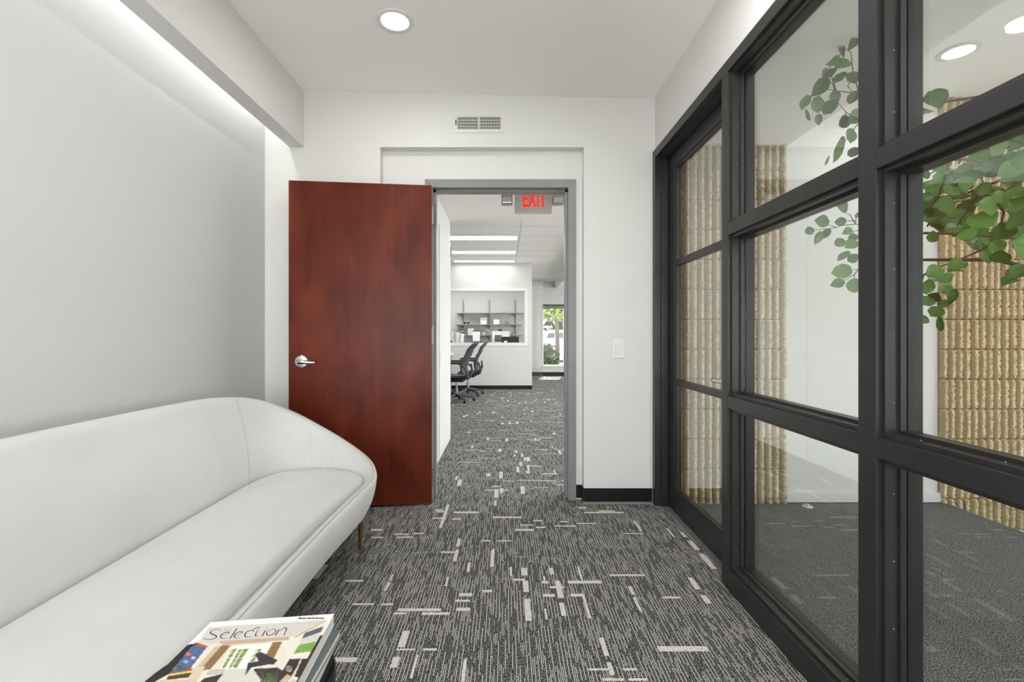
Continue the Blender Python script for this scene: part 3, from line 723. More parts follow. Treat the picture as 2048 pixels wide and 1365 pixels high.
bm = bmesh.new(); rings = []; seamA, seamB = [], []
ZB = .185
for s in stations:
    ix, iy, tix, tiy, tox, toy, ox, oy, zt = s
    hgt = max(0, (zt - .352) / .45)
    I0 = Vector((ix, iy, .30)); I1 = Vector((ix, iy, min(.375, zt - .012)))
    TI = Vector((tix, tiy, zt)); TO = Vector((tox, toy, zt)); OB = Vector((ox, oy, ZB))
    thick = (TO - TI).length
    mid = (TI + TO) / 2
    pts = [Vector((ix + 0, iy, ZB)), I0, I1]
    N = 5
    for k in range(1, N):
        t = k / N
        p = I1.lerp(TI + Vector((0, 0, -min(.03, thick * .45))), t)
        bulge = .028 * hgt * math.sin(PI * t)
        d = (I1 - TI); d.z = 0
        if d.length > 1e-4: p += d.normalized() * bulge
        # gathers in the velvet of the far arm
        if p.y > 2.3 and .40 < p.z < .62 and -1.15 < p.x < -.85:
            p += Vector((0, -1, 0)) * .008 * math.sin(p.x * 210) * min(1, (p.x + 1.15) * 12, (-.85 - p.x) * 12) * math.sin(PI * t)
        pts.append(p)
    rr = min(.03, thick * .45)
    e = (TO - TI).normalized()
    for a in range(0, 7):
        th = PI * a / 6
        pts.append(mid - e * (thick / 2) * math.cos(th) + Vector((0, 0, -rr + rr * math.sin(th))))
    OT = TO + Vector((0, 0, -rr))
    for k in range(1, 6):
        t = k / 6
        p = OT.lerp(OB, t); out = Vector((e.x, e.y, 0)); p += out * .014 * math.sin(PI * min(1, t * 1.1)); pts.append(p)
    pts.append(OB + Vector((0, 0, .012))); pts.append(OB - e * .012)
    rings.append([bm.verts.new(p) for p in pts])
    seamA.append(mid + e * (thick * .16) + Vector((0, 0, .0004)))
n = len(rings); m = len(rings[0])
for i in range(n):
    a, b = rings[i], rings[(i + 1) % n]
    for k in range(m): bm.faces.new((a[k], b[k], b[(k + 1) % m], a[(k + 1) % m]))
sofa = thing('sofa', 'long pale grey velvet sofa with a curved back and rounded end against the wall', 'sofa', (-1.07, YC, 0))
part(sofa, 'frame', bm, M_velvet, True)
part(sofa, 'seam', tb(seamA + [seamA[0]], .0012, 6, cap=False), M_seam)
# back seam where the end panel starts
st = min(stations, key=lambda s: abs(s[1] - 2.30) + (0 if s[0] < -1.1 else 5))
ring = [v for v in range(0)]
idx = min(range(len(stations)), key=lambda i: abs(stations[i][1] - 2.26) + (0 if stations[i][0] < -1.1 and stations[i][1] > YC else 5))
# cushion from the inner line
inner = [(s[0], s[1]) for s in stations]; cx = sum(p[0] for p in inner) / n; cy = YC
bm = bmesh.new(); prof = [(-.002, .20), (-.002, .366), (-.005, .376), (-.012, .383), (-.03, .389), (-.07, .396), (-.13, .401)]
R_ = []
for (off, z) in prof:
    ring = []
    for i in range(n):
        p = Vector(inner[i]); a = Vector(inner[(i - 2) % n]); b = Vector(inner[(i + 2) % n]); t = (b - a).normalized(); nr = Vector((-t.y, t.x))
        if nr.dot(Vector((-1.0, max(YC - .65, min(YC + .65, p.y)))) - p) < 0: nr = -nr
        q = p + nr * (-off)
        # keep deep offsets sane
        q.x = max(-1.24, min(-.705, q.x))
        ring.append(bm.verts.new((q.x, q.y, z)))
    R_.append(ring)
for j in range(len(R_) - 1):
    for i in range(n): bm.faces.new((R_[j][i], R_[j][(i + 1) % n], R_[j + 1][(i + 1) % n], R_[j + 1][i]))
spine = [bm.verts.new((-.99, max(YC - .82, min(YC + .82, v.co.y)), .407)) for v in R_[-1]]
for i in range(n):
    bm.faces.new((R_[-1][i], R_[-1][(i + 1) % n], spine[(i + 1) % n], spine[i]))
bmesh.ops.remove_doubles(bm, verts=bm.verts, dist=.0004)
bm.faces.new([v for v in R_[0] if v.is_valid][::-1])
part(sofa, 'seat_cushion', bm, M_velvet, True)
me = sofa.children[0].data
sp = [me.vertices[idx * m + k].co.copy() for k in range(2, 10)]
part(sofa, 'panel_seam', tb([p + Vector((.0006, 0, 0.0004)) for p in sp], .0014, 6), M_seam)
for (x, y) in ((-.745, 2.40), (-1.27, 2.40), (-.745, 2 * YC - 2.40), (-1.27, 2 * YC - 2.40)):
    bm = bmesh.new(); tube(bm, [(x, y, 0), (x, y, .006), (x + .004, y, ZB + .02)], [.0075, .008, .0155], 16); part(sofa, 'leg', bm, M_brass, 40)
part(sofa, 'base_board', bx(-1.36, -.76, 2 * YC - 2.38, 2.38, ZB - .002, ZB + .03, bev=.01), M_dark)

# ================================================================== SIDE TABLE + MAGAZINES
tx, ty = -.44, .76
tbx = thing('side_table', 'small round gloss black side table beside the sofa', 'side table', (tx, ty, 0))
bm = bmesh.new(); lathe(bm, [(0, .488), (.148, .488), (.155, .494), (.156, .522), (.153, .529), (.0, .529)], (tx, ty, 0), 'z', 64); part(tbx, 'table_top', bm, M_black, 40)
part(tbx, 'pedestal', lathe(bmesh.new(), [(.02, .012), (.017, .1), (.015, .4), (.03, .488)], (tx, ty, 0), 'z', 24), M_black, 40)
part(tbx, 'base', lathe(bmesh.new(), [(.13, 0), (.132, .006), (.12, .014), (.02, .02)], (tx, ty, 0), 'z', 48), M_black, 40)
def magazine(name, label, x0, x1, y0, y1, z0, z1, rot, cover, warp=0.0):
    t = thing(name, label, 'magazine', ((x0 + x1) / 2, (y0 + y1) / 2, z0), 'magazines on the side table')
    c = Vector(((x0 + x1) / 2, (y0 + y1) / 2, 0)); M = Matrix.Translation(c) @ Matrix.Rotation(rot, 4, 'Z') @ Matrix.Translation(-c)
    bm = bmesh.new(); box(bm, x0 + .001, x1 - .0015, y0 + .001, y1 - .001, z0 + .0006, z1 - .0006, M=M); part(t, 'pages', bm, M_paper)
    bm = bmesh.new(); box(bm, x0, x1, y0, y1, z0, z0 + .0006, M=M); box(bm, x0 - .0008, x0 + .0004, y0, y1, z0, z1, M=M)
    if cover: box(bm, x0, x1, y0, y1, z1 - .0006, z1, M=M)
    part(t, 'cover', bm, cover or M_paper); return t
M_cov2 = mat('cover_grey', (92, 95, 96), .3); M_cov3 = mat('cover_charcoal', (44, 44, 44), .3)
magazine('magazine', 'magazine with a charcoal cover at the bottom of the stack on the side table', -.512, -.302, .585, .857, .5295, .548, R(3), M_cov3)
magazine('magazine', 'magazine with a grey cover in the middle of the stack', -.514, -.303, .585, .858, .5482, .560, R(-.5), M_cov2)
ZM = .5805; mx0, mx1, my0, my1 = -.531, -.318, .582, .862
mg = thing('magazine', '', 'magazine', (-.42, .72, .5602), 'magazines on the side table')
def qprism(z0, z1, g=0):
    c = [(-.5315 + g, .846 - g), (-.3180 - g, .8715 - g), (-.3060 - g, .592 + g), (-.5310 + g, .566 + g)]
    return prism(bmesh.new(), c, z0, z1, 'z')
part(mg, 'pages', qprism(.5612, ZM - .0008, .001), M_paper)
part(mg, 'back_cover', qprism(.5602, .5610), M_paper); part(mg, 'front_cover', qprism(ZM - .0007, ZM - .0001), M_paper)
mg['label'] = 'interiors magazine with a living room cover and script title, topmost of the stack'
# printed cover: colour attribute painted on a fine grid, the print of the cover
QX, QY = 4.096, 4.096
def zc(p): return (250 + p[0] / QX, 1180 + p[1] / QY)
def cov(p):  # zoom pixel -> cover plane
    q = FL(*zc(p), z=ZM); 
    return (q.x, q.y)
NU, NV = 190, 250
us = mx0 + (np.arange(NU) + .5) / NU * (mx1 - mx0); vs = my0 + (np.arange(NV) + .5) / NV * (my1 - my0)
TL_, TR_, BR_, BL_ = (np.array(q) for q in ((-.5315, .846), (-.3180, .8715), (-.3060, .592), (-.5310, .566)))
def quad(U, V): return ((BL_[:, None, None] * (1 - U) + BR_[:, None, None] * U) * (1 - V) + (TL_[:, None, None] * (1 - U) + TR_[:, None, None] * U) * V)
UU, VV = np.meshgrid((np.arange(NU) + .5) / NU, (np.arange(NV) + .5) / NV)
GX, GY = quad(UU, VV)
# shear so that the far edge follows the photographed one
img = np.zeros((NV, NU, 3)); img[:] = (236, 234, 230)
rs = np.random.RandomState(3)
def inside(poly):
    r = np.zeros(GX.shape, bool); k = len(poly)
    for i in range(k):
        x1_, y1_ = poly[i]; x2_, y2_ = poly[(i + 1) % k]
        c = ((y1_ > GY) != (y2_ > GY)) & (GX < (x2_ - x1_) * (GY - y1_) / (y2_ - y1_ + 1e-12) + x1_)
        r ^= c
    return r
def paint(poly, col, nz=4): 
    k = inside([cov(p) for p in poly]); img[k] = np.array(col) + rs.normal(0, nz, (k.sum(), 1))
k = (UU > .06) & (UU < .955) & (VV < .905); img[k] = (222, 213, 198)
paint([(690, 308), (1640, 250), (1350, 392), (790, 440), (590, 440)], (206, 202, 196), 1)
paint([(1640, 250), (1660, 250), (1640, 380), (1500, 560), (1330, 560), (1290, 420)], (226, 219, 206), 2)
paint([(1380, 385), (1640, 250), (1640, 262), (1400, 395)], (196, 176, 148), 2)
paint([(770, 425), (1340, 385), (1345, 412), (800, 458)], (190, 168, 140), 3)
paint([(790, 458), (865, 458), (700, 655), (600, 665)], (134, 104, 66), 10)
paint([(740, 470), (795, 458), (610, 665), (560, 665)], (196, 180, 150), 4)
paint([(860, 470), (1215, 435), (1060, 650), (775, 650)], (232, 232, 222), 3)
for (a, b) in ((870, 915), (935, 1010), (1075, 1120)):
    paint([(a, 490), (b, 486), (b - 95, 640), (a - 85, 640)], (122, 136, 78), 22)
for a in (890, 975, 1050, 1095, 1140): paint([(a, 470), (a + 9, 470), (a - 100, 645), (a - 110, 645)], (240, 240, 234), 1)
for y in (520, 560, 600): paint([(840, y), (1180, y - 10), (1180, y - 6), (840, y + 4)], (236, 236, 228), 1)
paint([(1212, 432), (1287, 428), (1205, 590), (1120, 600)], (140, 106, 60), 14)
paint([(1475, 355), (1625, 300), (1530, 505), (1380, 525)], (200, 203, 190), 5)
paint([(1475, 355), (1625, 300), (1608, 345), (1450, 402)], (84, 94, 108), 5)
paint([(1430, 455), (1565, 425), (1530, 505), (1380, 525)], (122, 160, 72), 18)
paint([(840, 650), (1030, 648), (1130, 740), (1180, 1000), (500, 1000), (760, 740)], (208, 204, 196), 4)
paint([(1350, 570), (1500, 565), (1430, 720), (1270, 700)], (48, 40, 34), 5)
paint([(1250, 640), (1330, 690), (1200, 900), (1100, 760)], (46, 40, 36), 6)
paint([(1330, 690), (1400, 740), (1350, 900), (1260, 760)], (196, 178, 150), 6)
paint([(1068, 530), (1110, 510), (1250, 580), (1215, 615), (1180, 612), (1030, 640), (985, 705), (1008, 600), (1095, 588)], (44, 44, 48), 4)
paint([(1050, 650), (1250, 640), (1300, 700), (1230, 800), (1130, 760)], (52, 46, 40), 6)
paint([(1595, 378), (1650, 372), (1500, 758), (1350, 1100), (1230, 1100), (1500, 560)], (52, 32, 24), 5)
for r_, c_ in ((26, (206, 200, 192)), (19, (60, 52, 46)), (12, (206, 200, 192)), (5, (40, 36, 30))):
    paint([(1343 + r_ * math.cos(a), 650 + r_ * math.sin(a)) for a in np.linspace(0, 2 * PI, 14)[:-1]], c_, 1)
paint([(578, 440), (672, 468), (540, 640), (500, 692), (352, 700), (500, 500)], (74, 96, 138), 22)
paint([(578, 432), (682, 465), (668, 478), (560, 450)], (196, 84, 34), 5)
for (x_, y_, r_, c_) in ((515, 530, 26, (214, 110, 96)), (450, 640, 30, (60, 90, 76)), (560, 560, 20, (190, 196, 208)), (500, 590, 24, (150, 166, 190)), (410, 640, 18, (196, 80, 60)), (520, 660, 30, (180, 46, 36))):
    paint([(x_ + r_ * math.cos(a), y_ + .7 * r_ * math.sin(a)) for a in np.linspace(0, 2 * PI, 10)[:-1]], c_, 8)
paint([(525, 450), (600, 444), (540, 470), (360, 690), (240, 758), (40, 1000), (-60, 1000), (215, 750)], (18, 17, 16), 2)
paint([(352, 692), (545, 662), (548, 678), (352, 712)], (222, 186, 76), 4)
paint([(352, 712), (548, 680), (520, 720), (340, 740)], (70, 50, 40), 6)
paint([(560, 640), (660, 628), (600, 740), (520, 748)], (206, 194, 172), 5)
paint([(690, 660), (820, 650), (800, 700), (660, 700)], (190, 188, 180), 10)
paint([(612, 760), (650, 728), (800, 692), (740, 770)], (46, 42, 38), 4)
paint([(300, 742), (600, 735), (560, 800), (200, 900), (200, 760)], (206, 190, 160), 6)
for k in range(9):
    a = 1120 + k * 14; paint([(a, 760), (a + 10, 760), (a + random.randint(-30, 60), 650 + random.randint(0, 30))], (120, 142, 80), 12)
paint([(1445, 560), (1455, 560), (1370, 758), (1340, 758)], (214, 206, 196), 30)
lo = GY < FL(0 + 500, 1375, ZM).y
img[lo & (UU > .06)] = (96, 84, 70)
k = (UU < .03) & (GY < cov((520, 455))[1]); img[k] = (18, 17, 16)
pad = np.pad(img, ((1, 1), (1, 1), (0, 0)), 'edge'); img = (pad[:-2, 1:-1] + pad[2:, 1:-1] + pad[1:-1, :-2] + pad[1:-1, 2:] + 2 * img) / 6
me = bpy.data.meshes.new('cover_print')
VXg, VYg = quad(*np.meshgrid(np.linspace(0, 1, NU + 1), np.linspace(0, 1, NV + 1)))
verts = np.stack([VXg, VYg, ZM + 0 * VXg], -1).reshape(-1, 3)
ids = np.arange((NU + 1) * (NV + 1)).reshape(NV + 1, NU + 1)
faces = np.stack([ids[:-1, :-1], ids[:-1, 1:], ids[1:, 1:], ids[1:, :-1]], -1).reshape(-1, 4)
me.from_pydata(verts.tolist(), [], faces.tolist())
ca = me.color_attributes.new('print', 'FLOAT_COLOR', 'CORNER')
c = np.clip(img, 0, 255).reshape(-1, 3) / 255; c = np.where(c <= .04045, c / 12.92, ((c + .055) / 1.055) ** 2.4)
c = np.repeat(np.concatenate([c, np.ones((len(c), 1))], 1), 4, axis=0); ca.data.foreach_set('color', c.astype(np.float32).ravel())
mp = bpy.data.materials.new('printed_cover'); mp.use_nodes = True; nn = mp.node_tree; at = nn.nodes.new('ShaderNodeVertexColor'); at.layer_name = 'print'
nn.links.new(at.outputs[0], nn.nodes['Principled BSDF'].inputs['Base Color']); nn.nodes['Principled BSDF'].inputs['Roughness'].default_value = .3
part(mg, 'cover_print', me, mp)
def ribbon(bm, pts, ws):
    pts = [Vector(cov(p)).to_3d() for p in pts]
    # smooth
    for _ in range(2):
        q = [pts[0]]; wq = [ws[0]]
        for i in range(len(pts) - 1):
            q += [pts[i].lerp(pts[i + 1], .25), pts[i].lerp(pts[i + 1], .75)]; wq += [ws[i] * .75 + ws[i + 1] * .25, ws[i] * .25 + ws[i + 1] * .75]
        q.append(pts[-1]); wq.append(ws[-1]); pts, ws = q, wq
    L = []
    for i, p in enumerate(pts):
        t = (pts[min(i + 1, len(pts) - 1)] - pts[max(i - 1, 0)]); 
        if t.length < 1e-7: t = Vector((1, 0, 0))
        t.normalize(); nrm = Vector((-t.y, t.x, 0)) * ws[i] / 2; z = Vector((0, 0, ZM + .0003))
        L.append((bm.verts.new(p + nrm + z), bm.verts.new(p - nrm + z)))
    for i in range(len(L) - 1): bm.faces.new((L[i][0], L[i + 1][0], L[i + 1][1], L[i][1]))
bm = bmesh.new(); T, K = .0004, .0019
for pts in ([(785, 338), (770, 327), (735, 326), (702, 343), (697, 360), (735, 374), (755, 387), (735, 403), (695, 410), (655, 408), (642, 398)],
            [(785, 383), (845, 366), (858, 352), (825, 350), (785, 372), (782, 397), (805, 404), (845, 398)], [(895, 380), (955, 362), (968, 348), (935, 345), (898, 366), (893, 390), (915, 400), (952, 393)],
            [(1050, 352), (1058, 338), (1025, 335), (985, 356), (980, 384), (1003, 394), (1045, 385)], [(1042, 340), (1062, 320), (1095, 308), (1112, 312)],
            [(1098, 318), (1066, 370), (1072, 387), (1098, 378)], [(1212, 322), (1172, 338), (1155, 362), (1172, 380), (1212, 366), (1238, 342), (1228, 324), (1212, 322)],
            [(1258, 352), (1288, 320), (1316, 312), (1326, 324), (1300, 372), (1312, 378)]):
    k = len(pts); ribbon(bm, pts, [T + (K - T) * max(0, math.sin(PI * i / (k - 1))) ** 1.5 for i in range(k)])
for pts in ([(917, 320), (858, 404)], [(1150, 336), (1122, 384)], [(1262, 328), (1230, 378)]): ribbon(bm, pts, [.0018, .0018])
ribbon(bm, [(1160, 322), (1167, 317)], [.0016, .0016])
for x_ in (822, 845, 868): ribbon(bm, [(x_, 330), (x_ - 4, 338)], [.0005, .0005]); ribbon(bm, [(x_ - 3, 330), (x_ + 7, 329)], [.0005, .0005])
part(mg, 'title_lettering', bm, M_black)
pa = FL(*zc((1385, 246)), z=ZM); pb = FL(*zc((1668, 226)), z=ZM)
t_ = text_mesh('Brown Harris Stevens', .0062, Vector(((pa.x + pb.x) / 2, (pa.y + pb.y) / 2, ZM + .0004)), Matrix.Identity(4), M_black, 'small_lettering', mg, .0001, .85, 0, .0002)

# ================================================================== FLOOR DOOR STOP
ds = thing('door_stop', 'small chrome dome door stop on the grey carpet by the white baseboard', 'door stop', (1.90, 2.96, 0))
part(ds, 'dome', lathe(bmesh.new(), [(.026, 0), (.026, .006), (.022, .018), (.013, .026), (0, .029)], (1.90, 2.96, 0), 'z', 24), M_metal, 50)
part(ds, 'rubber_bumper', lathe(bmesh.new(), [(.027, .007), (.029, .010), (.029, .014), (.0245, .016)], (1.90, 2.96, 0), 'z', 24), M_white, 50)

# ================================================================== LEAFY TREE BEHIND THE GLASS
tree = thing('leafy_tree', 'artificial leafy green tree behind the glass partition reaching in from the right', 'plant', (2.25, 1.55, 0))
def leaf_mesh(seed):
    rd = random.Random(seed); bm = bmesh.new(); n = 9; TT = [0, .10, .25, .40, .55, .70, .83, .93, .98, 1.0]
    wid = [0, .19, .36, .47, .515, .50, .41, .27, .15, 0]; cup = rd.uniform(.04, .16); droop = rd.uniform(-.12, .14)
    rows = []
    for i in range(n + 1):
        t = TT[i]; z = droop * math.sin(PI * t) + .02 * math.sin(9 * t + seed)
        if i in (0, n): rows.append([bm.verts.new((0, t, z))]); continue
        w_ = wid[i] * (1 + .08 * rd.uniform(-1, 1))
        rows.append([bm.verts.new((-w_, t - .03, z + cup)), bm.verts.new((-w_ * .5, t, z + cup * .45)), bm.verts.new((0, t, z)), bm.verts.new((w_ * .5, t, z + cup * .45)), bm.verts.new((w_, t - .03, z + cup))])
    for i in range(n):
        a, b = rows[i], rows[i + 1]
        if len(a) == 1:
            for k in range(4): bm.faces.new((a[0], b[k + 1], b[k]))
        elif len(b) == 1:
            for k in range(4): bm.faces.new((a[k], a[k + 1], b[0]))
        else:
            for k in range(4): bm.faces.new((a[k], a[k + 1], b[k + 1], b[k]))
    # raised midrib
    pts = [rows[i][0].co if len(rows[i]) == 1 else rows[i][2].co for i in range(n + 1)]
    f0 = len(bm.faces)
    tube(bm, [p + Vector((0, 0, .004)) for p in pts[:-2]], [.014, .012, .011, .01, .009, .008, .006, .004], 4)
    bm.faces.ensure_lookup_table()
    for f in bm.faces[f0:]: f.material_index = 1
    me = bpy.data.meshes.new('leaf'); bm.to_mesh(me); bm.free(); me.materials.append(M_leaf); me.materials.append(M_rib)
    for p in me.polygons: p.use_smooth = True
    return me
LEAVES = [leaf_mesh(i) for i in range(6)]
lr = random.Random(5)
def add_leaf(b, t, width):
    """b, t: base and tip in world space"""
    d = t - b; L = d.length; d.normalize()
    view = (Vector((0, 0, H)) - b).normalized()
    nrm = (view + Vector((lr.uniform(-.5, .5), lr.uniform(-.4, .4), lr.uniform(-.1, .6)))); nrm = (nrm - d * nrm.dot(d)).normalized()
    x = d.cross(nrm)
    o = bpy.data.objects.new('leaf', lr.choice(LEAVES)); COL.objects.link(o); o.parent = tree
    Mx = Matrix((x, d, nrm)).transposed().to_4x4(); Mx.translation = b
    o.matrix_parent_inverse = tree.matrix_basis.inverted()
    o.matrix_basis = Mx @ Matrix.Diagonal((width * 1.12, L * 1.06, L, 1))
def mk(zx, zy, s, ox, oy): return ox + zx / s, oy + zy / s
A = [(375,178,386,86,32),(408,222,468,138,46),(385,262,368,182,28),(358,250,278,298,44),(330,330,420,285,70),(345,325,262,385,40),(400,345,335,410,60),(255,375,285,325,25),(285,385,195,490,70),(180,490,135,575,50),(155,570,178,638,22),(222,495,228,590,62),(345,510,268,600,75),(235,600,238,668,34),(350,530,320,465,50),(480,350,410,400,70),(480,460,425,540,60),(385,605,400,680,55),(480,590,410,660,70),(420,690,425,775,55),(375,735,322,890,42),(300,850,274,912,14),(490,815,412,850,55)]
Bv = [(745,265,690,110,105),(753,355,622,370,85),(550,395,400,350,125),(393,460,285,485,85),(470,480,395,620,75),(570,440,500,550,75),(820,465,710,505,85),(740,575,630,630,100),(795,705,660,805,70),(890,520,790,580,95),(885,600,745,660,110),(890,740,775,810,95),(818,910,590,950,140),(725,1040,575,1090,95),(850,1005,840,1165,135),(890,255,870,320,40)]
Cv = [(175,140,120,15,120),(105,170,35,190,40),(700,270,783,330,90),(660,300,750,250,80),(680,420,535,400,110),(515,510,395,460,110),(300,490,210,500,90),(240,560,95,560,100),(100,580,40,610,80),(400,540,310,620,90),(560,540,460,560,70),(590,620,783,520,120),(250,600,330,640,70),(200,640,130,620,60),(440,650,310,680,90),(540,740,455,690,90),(600,660,700,690,90),(160,670,40,710,60),(300,720,210,740,100),(370,760,215,800,80),(280,850,130,840,120),(190,760,150,850,60),(130,900,50,880,80),(400,880,245,920,130),(425,830,560,850,120),(530,750,620,790,80),(640,760,783,720,90),(670,790,783,830,110),(575,860,415,990,140),(700,900,783,960,140),(610,950,640,1060,130),(340,990,210,1000,70),(420,990,340,1080,90),(130,1010,130,1090,60),(100,950,150,920,80),(60,950,40,900,50),(340,1080,420,1100,60),(480,1100,530,1240,60),(560,1080,620,1160,80),(620,1150,610,1240,110),(690,1080,783,1160,130),(783,1260,700,1330,70),(783,1290,660,1380,90),(350,1245,230,1300,80),(190,1290,80,1335,90),(240,1390,190,1330,80),(120,740,60,800,70),(60,850,40,800,60),(450,1010,520,1030,60)]
Dv = [(190,50,90,20,80),(250,20,340,5,60),(155,140,55,110,95),(200,180,265,120,70),(290,40,230,60,60),(130,170,90,190,60),(180,170,140,230,80),(250,230,200,290,70),(195,160,240,200,60),(130,220,40,260,100),(200,290,120,350,90),(85,350,35,395,80),(260,260,305,150,50),(185,340,200,460,40),(680,50,780,10,60),(780,80,665,120,80),(700,20,800,10,50)]
def place(lst, s, ox, oy, y0, y1):
    for (a, b, c, d, w_) in lst:
        Y = lr.uniform(y0, y1); pa, pb = mk(a, b, s, ox, oy), mk(c, d, s, ox, oy)
        add_leaf(P(*pa, Y), P(*pb, Y + lr.uniform(-.03, .03)), w_ / s * Y / F)
place(A, 3.0325, 1560, 30, 1.95, 2.08); place(Bv, 5.69, 1560, 380, 1.85, 1.95)
place(Cv, 3.592, 1830, 180, 1.35, 1.75); place(Dv, 3.79, 1830, 540, 1.6, 1.7)
for k in range(48):
    Y = lr.uniform(1.75, 1.95); px = lr.uniform(1870, 2048); py = lr.uniform(285, 520) if px > 1900 else lr.uniform(330, 470)
    b = P(px, py, Y); a = lr.uniform(0, 2 * PI); L = lr.uniform(.06, .085)
    add_leaf(b, b + Vector((math.cos(a) * L, lr.uniform(-.02, .02), math.sin(a) * L)), L * .85)
# more leaves on the part of the crown just outside the view
for k in range(70):
    Y = lr.uniform(1.2, 1.9); px = lr.uniform(2060, 2420); py = lr.gauss(330, 170)
    b = P(px, py, Y); a = lr.uniform(0, 2 * PI); L = lr.uniform(.05, .085)
    if b.x > 2.8 or b.z > 2.55: continue
    add_leaf(b, b + Vector((math.cos(a) * L, lr.uniform(-.02, .02), math.sin(a) * L)), L * .9)
def twig(pts, r0, r1, name='twig'):
    n_ = len(pts); part(tree, name, tb(pts, [r0 + (r1 - r0) * i / (n_ - 1) for i in range(n_)], 6), M_twig, True)
def tw(lst, s, ox, oy, Ya, Yb, r0=.0028, r1=.0012):
    k = len(lst); twig([P(*mk(x, y, s, ox, oy), Ya + (Yb - Ya) * i / (k - 1)) for i, (x, y) in enumerate(lst)], r0, r1)
for l in ([(640, 500), (475, 475), (420, 470), (340, 460), (275, 447)], [(480, 480), (442, 340), (430, 225), (385, 195)], [(560, 700), (475, 640), (400, 590), (350, 530)], [(330, 455), (320, 420), (290, 395)], [(500, 640), (465, 670), (400, 760), (345, 830)], [(400, 590), (395, 640)], [(275, 447), (230, 500)], [(490, 360), (440, 380), (410, 430), (440, 470)], [(340, 460), (300, 330), (310, 300)]):
    tw(l, 3.0325, 1560, 30, 2.0, 2.02)
for l in ([(1100, 330), (900, 395), (860, 390), (700, 405), (630, 430), (480, 450), (395, 460)], [(860, 390), (790, 275), (745, 268)], [(850, 355), (755, 352)], [(640, 430), (555, 398)], [(1000, 470), (900, 465), (820, 467)], [(1000, 520), (900, 545), (745, 578)], [(1100, 820), (900, 900), (820, 912)], [(900, 900), (845, 965), (780, 1000), (725, 1038)], [(845, 965), (850, 1005)], [(860, 390), (865, 290)]):
    tw(l, 5.69, 1560, 380, 1.9, 1.9, .0022, .0009)
for l in ([(900, 430), (783, 390), (700, 360), (600, 320)], [(700, 360), (600, 350), (400, 400), (240, 520), (100, 610)], [(900, 600), (783, 650), (620, 740), (400, 800), (270, 800)], [(35, 1028), (300, 1035), (480, 1050), (783, 1075), (900, 1060)], [(600, 1080), (470, 1155), (330, 1215), (170, 1275)], [(-120, 90), (35, 130), (130, 155)], [(280, 500), (400, 500), (560, 560), (783, 480)], [(470, 740), (430, 790), (300, 980)], [(600, 820), (640, 880), (620, 960)], [(170, 1275), (60, 1330), (40, 1420)], [(240, 520), (230, 600), (170, 760)], [(500, 560), (480, 640), (520, 740)]):
    tw(l, 3.592, 1830, 180, 1.55, 1.6, .0042, .002)
base = Vector((2.25, 1.55, .372))
part(tree, 'trunk', tb([base, (2.23, 1.55, .8), (2.27, 1.56, 1.2), (2.2, 1.55, 1.5), (2.1, 1.55, 1.8)], [.026, .024, .02, .016, .011], 10), M_trunk, True)
joins = [P(*mk(900, 430, 3.592, 1830, 180), 1.55), P(*mk(900, 600, 3.592, 1830, 180), 1.55), P(*mk(900, 1060, 3.592, 1830, 180), 1.6)]
for j in joins: twig([Vector((2.2, 1.55, 1.5)), j], .012, .0045, 'branch')
twig([Vector((2.27, 1.56, 1.2)), P(1990, 520, 1.75), P(1800, 520, 1.85), P(*mk(1100, 820, 5.69, 1560, 380), 1.9)], .009, .003, 'branch')
twig([Vector((2.2, 1.55, 1.5)), P(2080, 330, 1.75), P(1900, 400, 1.85), P(*mk(1100, 330, 5.69, 1560, 380), 1.9)], .009, .003, 'branch')
twig([Vector((2.1, 1.55, 1.8)), P(2050, 180, 1.8), P(1880, 205, 1.95), P(*mk(640, 500, 3.0325, 1560, 30), 2.0)], .009, .003, 'branch')
for (x, y) in ((660, 430), (310, 535), (85, 985)):
    b = P(*mk(x, y, 3.592, 1830, 180), 1.5)
    f_ = part(tree, 'fairy_light', tb([b, b + Vector((.008, 0, .012))], [.0025, .003], 6), M_black)
    part(f_, 'bulb', tb([b, b + Vector((-.006, 0, -.010)), b + Vector((-.012, 0, -.018))], [.0025, .002, .0004], 6), M_white)
pot = thing('planter', 'round charcoal planter on the vestibule floor holding the leafy tree', 'planter', (2.25, 1.55, 0))
part(pot, 'pot', lathe(bmesh.new(), [(.13, 0), (.15, .01), (.17, .36), (.165, .37), (.155, .36), (.15, .31), (0, .31)], (2.25, 1.55, 0), 'z', 36), M_blackp, 40)
part(pot, 'soil', lathe(bmesh.new(), [(.155, .36), (.1, .368), (0, .371)], (2.25, 1.55, 0), 'z', 24), M_trunk)

